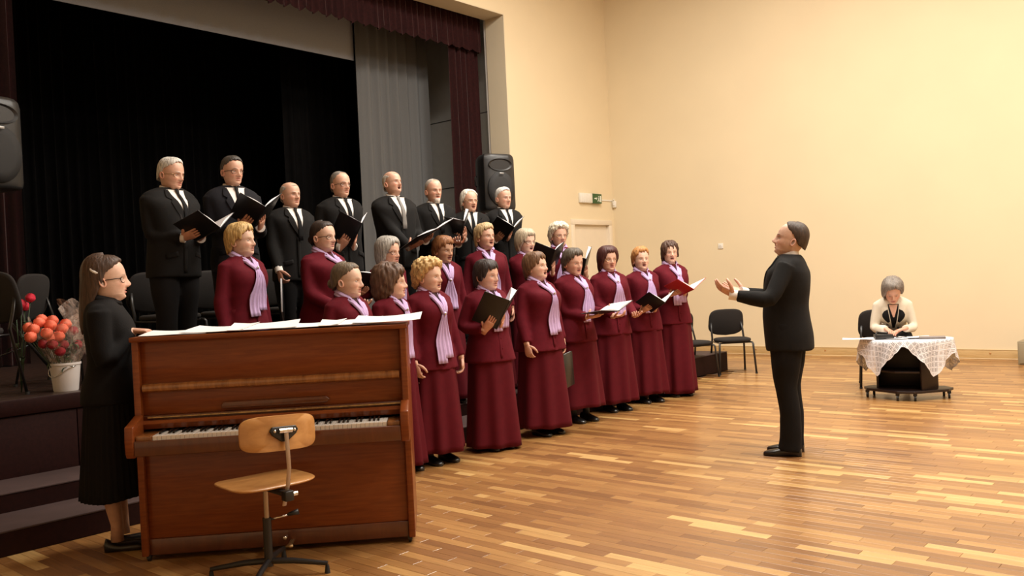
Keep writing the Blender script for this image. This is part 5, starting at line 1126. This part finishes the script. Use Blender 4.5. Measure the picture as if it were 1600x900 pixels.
for i,(x,y,w_,h_,rz,lift,cu_,lb) in enumerate(((.20,.16,.34,.30,.05,.003,.004,'leftmost white sheet on the piano lid by the pianist hand'),(.42,.17,.34,.30,-.10,.006,.010,'second white sheet from the left on the piano lid'),(.66,.15,.36,.30,.08,.008,.008,'white sheet with a lifted corner near the middle of the piano lid'),(.90,.16,.36,.31,-.05,.006,.012,'white sheet right of the middle of the piano lid'),(1.13,.15,.34,.30,.06,.009,.006,'second white sheet from the right on the piano lid'),(1.33,.14,.36,.30,-.03,.013,.010,'white sheet sticking out over the right end of the piano lid'))):
    o=sheet(pl(x,y,1.181),PA+rz,w_,h_,lb,lift,GP,curl=cu_*1.3); o.rotation_euler=(R(2.4+1.2*(i%3)),0,PA+rz); o.location.z+=.15*math.sin(R(2.4+1.2*(i%3)))
# ---------------- swivel chair ----------------
sc_=empty('swivel_work_chair',pl(.722,-.37,0),PA+R(37),'old swivel chair with curved plywood seat and backrest before the piano','chair')
def plypad(W_,D_,zf,e=4.2,th_=.012,M=None,n=40):
    m=MB(); an=np.arange(n)*2*PI/n; rings=[]
    for rr,dz in ((.02,-th_),(.5,-th_),(.97,-th_),(1,-th_*.6),(1,-th_*.3),(.98,0),(.5,0),(.02,0)):
        row=[]
        for a in an:
            x=W_*rr*np.sign(math.cos(a))*abs(math.cos(a))**(2/e); y=D_*rr*np.sign(math.sin(a))*abs(math.sin(a))**(2/e); v=Vector((x,y,zf(x,y)+dz)); row.append(tuple(M@v if M else v))
        rings.append(row)
    m.loft(rings); return m
plypad(.212,.185,lambda x,y:.470+.10*x*x+ (-.55*(y-.10)**2 if y>.10 else 0)).build('seat',MT['ply'],sc_,smooth=True,ang=60)
M=Matrix.Translation((0,-.215,.722))@Matrix.Rotation(R(84),4,'X')@Matrix.Rotation(R(-3),4,'Z')
plypad(.195,.083,lambda x,y:-1.3*x*x,e=4.6,M=M).build('backrest',MT['ply'],sc_,smooth=True,ang=60)
m=MB(); V=[]
Mb=M@Matrix.Translation((0,0,-.0))
m.prism([(-.072,.012),(-.060,.030),(.060,.030),(.072,.012),(.060,-.008),(.015,-.040),(-.015,-.040),(-.060,-.008)],-.002,.012,M=M) ; m.build('back_bracket',MT['blackm'],sc_,bevel=.003)
m=MB(); m.tube([tuple(M@Vector((-.033,.010,.022))),tuple(M@Vector((.033,.010,.022)))],.012,14); m.build('hinge_sleeve',MT['chrome'],sc_,smooth=True,ang=40)
for sx in (-1,1):
    m=MB(); m.ell(tuple(M@Vector((sx*.050,.010,.014))),(.008,.008,.008),10,8); m.build('bolt',MT['chrome'],sc_,smooth=True)
m=MB(); bar=[tuple(M@Vector((0,.0,.030))),(0,-.250,.66),(0,-.255,.56),(0,-.235,.48),(0,-.20,.40),(0,-.19,.375)]; m.tube(bar,[(.0035,.011)]*6,8,up=(0,1,0)); m.build('back_bar',MT['steelg'],sc_,smooth=True,ang=40)
m=MB(); m.box(-.02,.02,-.235,.02,.425,.448); m.box(-.022,.022,-.25,-.205,.405,.452); m.build('seat_bracket',MT['blackm'],sc_,bevel=.004)
m=MB(); m.tube([(.022,-.225,.43),(.05,-.225,.43)],.011,12,up=(0,0,1)); m.build('adjusting_knob',MT['chrome'],sc_,smooth=True,ang=40)
m=MB(); m.box(-.09,.09,-.08,.08,.448,.457); m.build('seat_plate',MT['blackm'],sc_,bevel=.002)
m=MB(); m.tube([(0,0,.25),(0,0,.45)],.0125,14); m.build('spindle',MT['steelg'],sc_,smooth=True,ang=40)
m=MB(); m.tube([(0,0,.05),(0,0,.285)],.021,18); m.build('column',MT['blackm'],sc_,smooth=True,ang=40)
m=MB(); m.tube([(.015,-.01,.275),(.09,-.055,.292)],.005,8); m.build('height_lever',MT['chrome'],sc_,smooth=True)
m=MB(); m.tube([(.085,-.052,.291),(.13,-.078,.302)],[.008,.015],12); m.build('lever_grip',MT['blackp'],sc_,smooth=True)
for k in range(4):
    a=R(-37-46.39)+R(42)+k*PI/2; c_,s__=math.cos(a),math.sin(a)
    m=MB(); m.tube([(0,0,.075),(.12*c_,.12*s__,.070),(.285*c_,.285*s__,.048)],[(.016,.015),(.015,.014),(.011,.012)],10,up=(0,0,1)); m.build('base_leg',MT['blackm'],sc_,smooth=True,ang=50)
    m=MB(); m.tube([(.282*c_,.282*s__,.0),(.282*c_,.282*s__,.040)],[.014,.009],10); m.build('glide',MT['rubber'],sc_,smooth=True,ang=40)

# ---------------- sub-parts: details belong to the part they sit on ----------------
SUB={'lapel':('suit_jacket','jacket'),'front_edge':('suit_jacket','jacket'),'pocket_flap':('suit_jacket','jacket'),'button':('jacket','suit_jacket'),'brooch':('jacket',),'black_lapel_facing':('jacket',),
'collar':('jacket','blouse'),'scarf_clip':('scarf',),'shirt_collar':('shirt_front',),'shirt_cuff':('shirt_front',),'hair_clip':('hair',),'hinge_knuckles':('hinge_strip',),'badge':('woofer_grille',),'housing_rib':('housing',),
'sign_symbols':('sign_face',),'seam':('case_body',),'lens':('housing',),'pin_hole':('plate',),'insert':('plate',),'bolt':('back_bracket',),'hinge_sleeve':('back_bracket',),'lever_grip':('height_lever',),'foot_cap':('front_leg','rear_leg'),'glide':('base_leg',),'brace':('leg',)}
def base_(n): return n.split('.')[0]
def low(o):
    me=o.data; V=np.empty(len(me.vertices)*3); me.vertices.foreach_get('co',V); V=V.reshape(-1,3); return V
for root in [o for o in bpy.data.objects if o.parent is None and o.type=='EMPTY']:
    ch=list(root.children)
    for c in ch:
        k=base_(c.name)
        if k in SUB:
            cand=[d for d in ch if base_(d.name) in SUB[k] and d is not c]
            if not cand: continue
            if len(cand)>1:
                m_=low(c).mean(0); cand.sort(key=lambda d: np.min(np.linalg.norm(low(d)-m_,axis=1)))
            c.parent=cand[0]
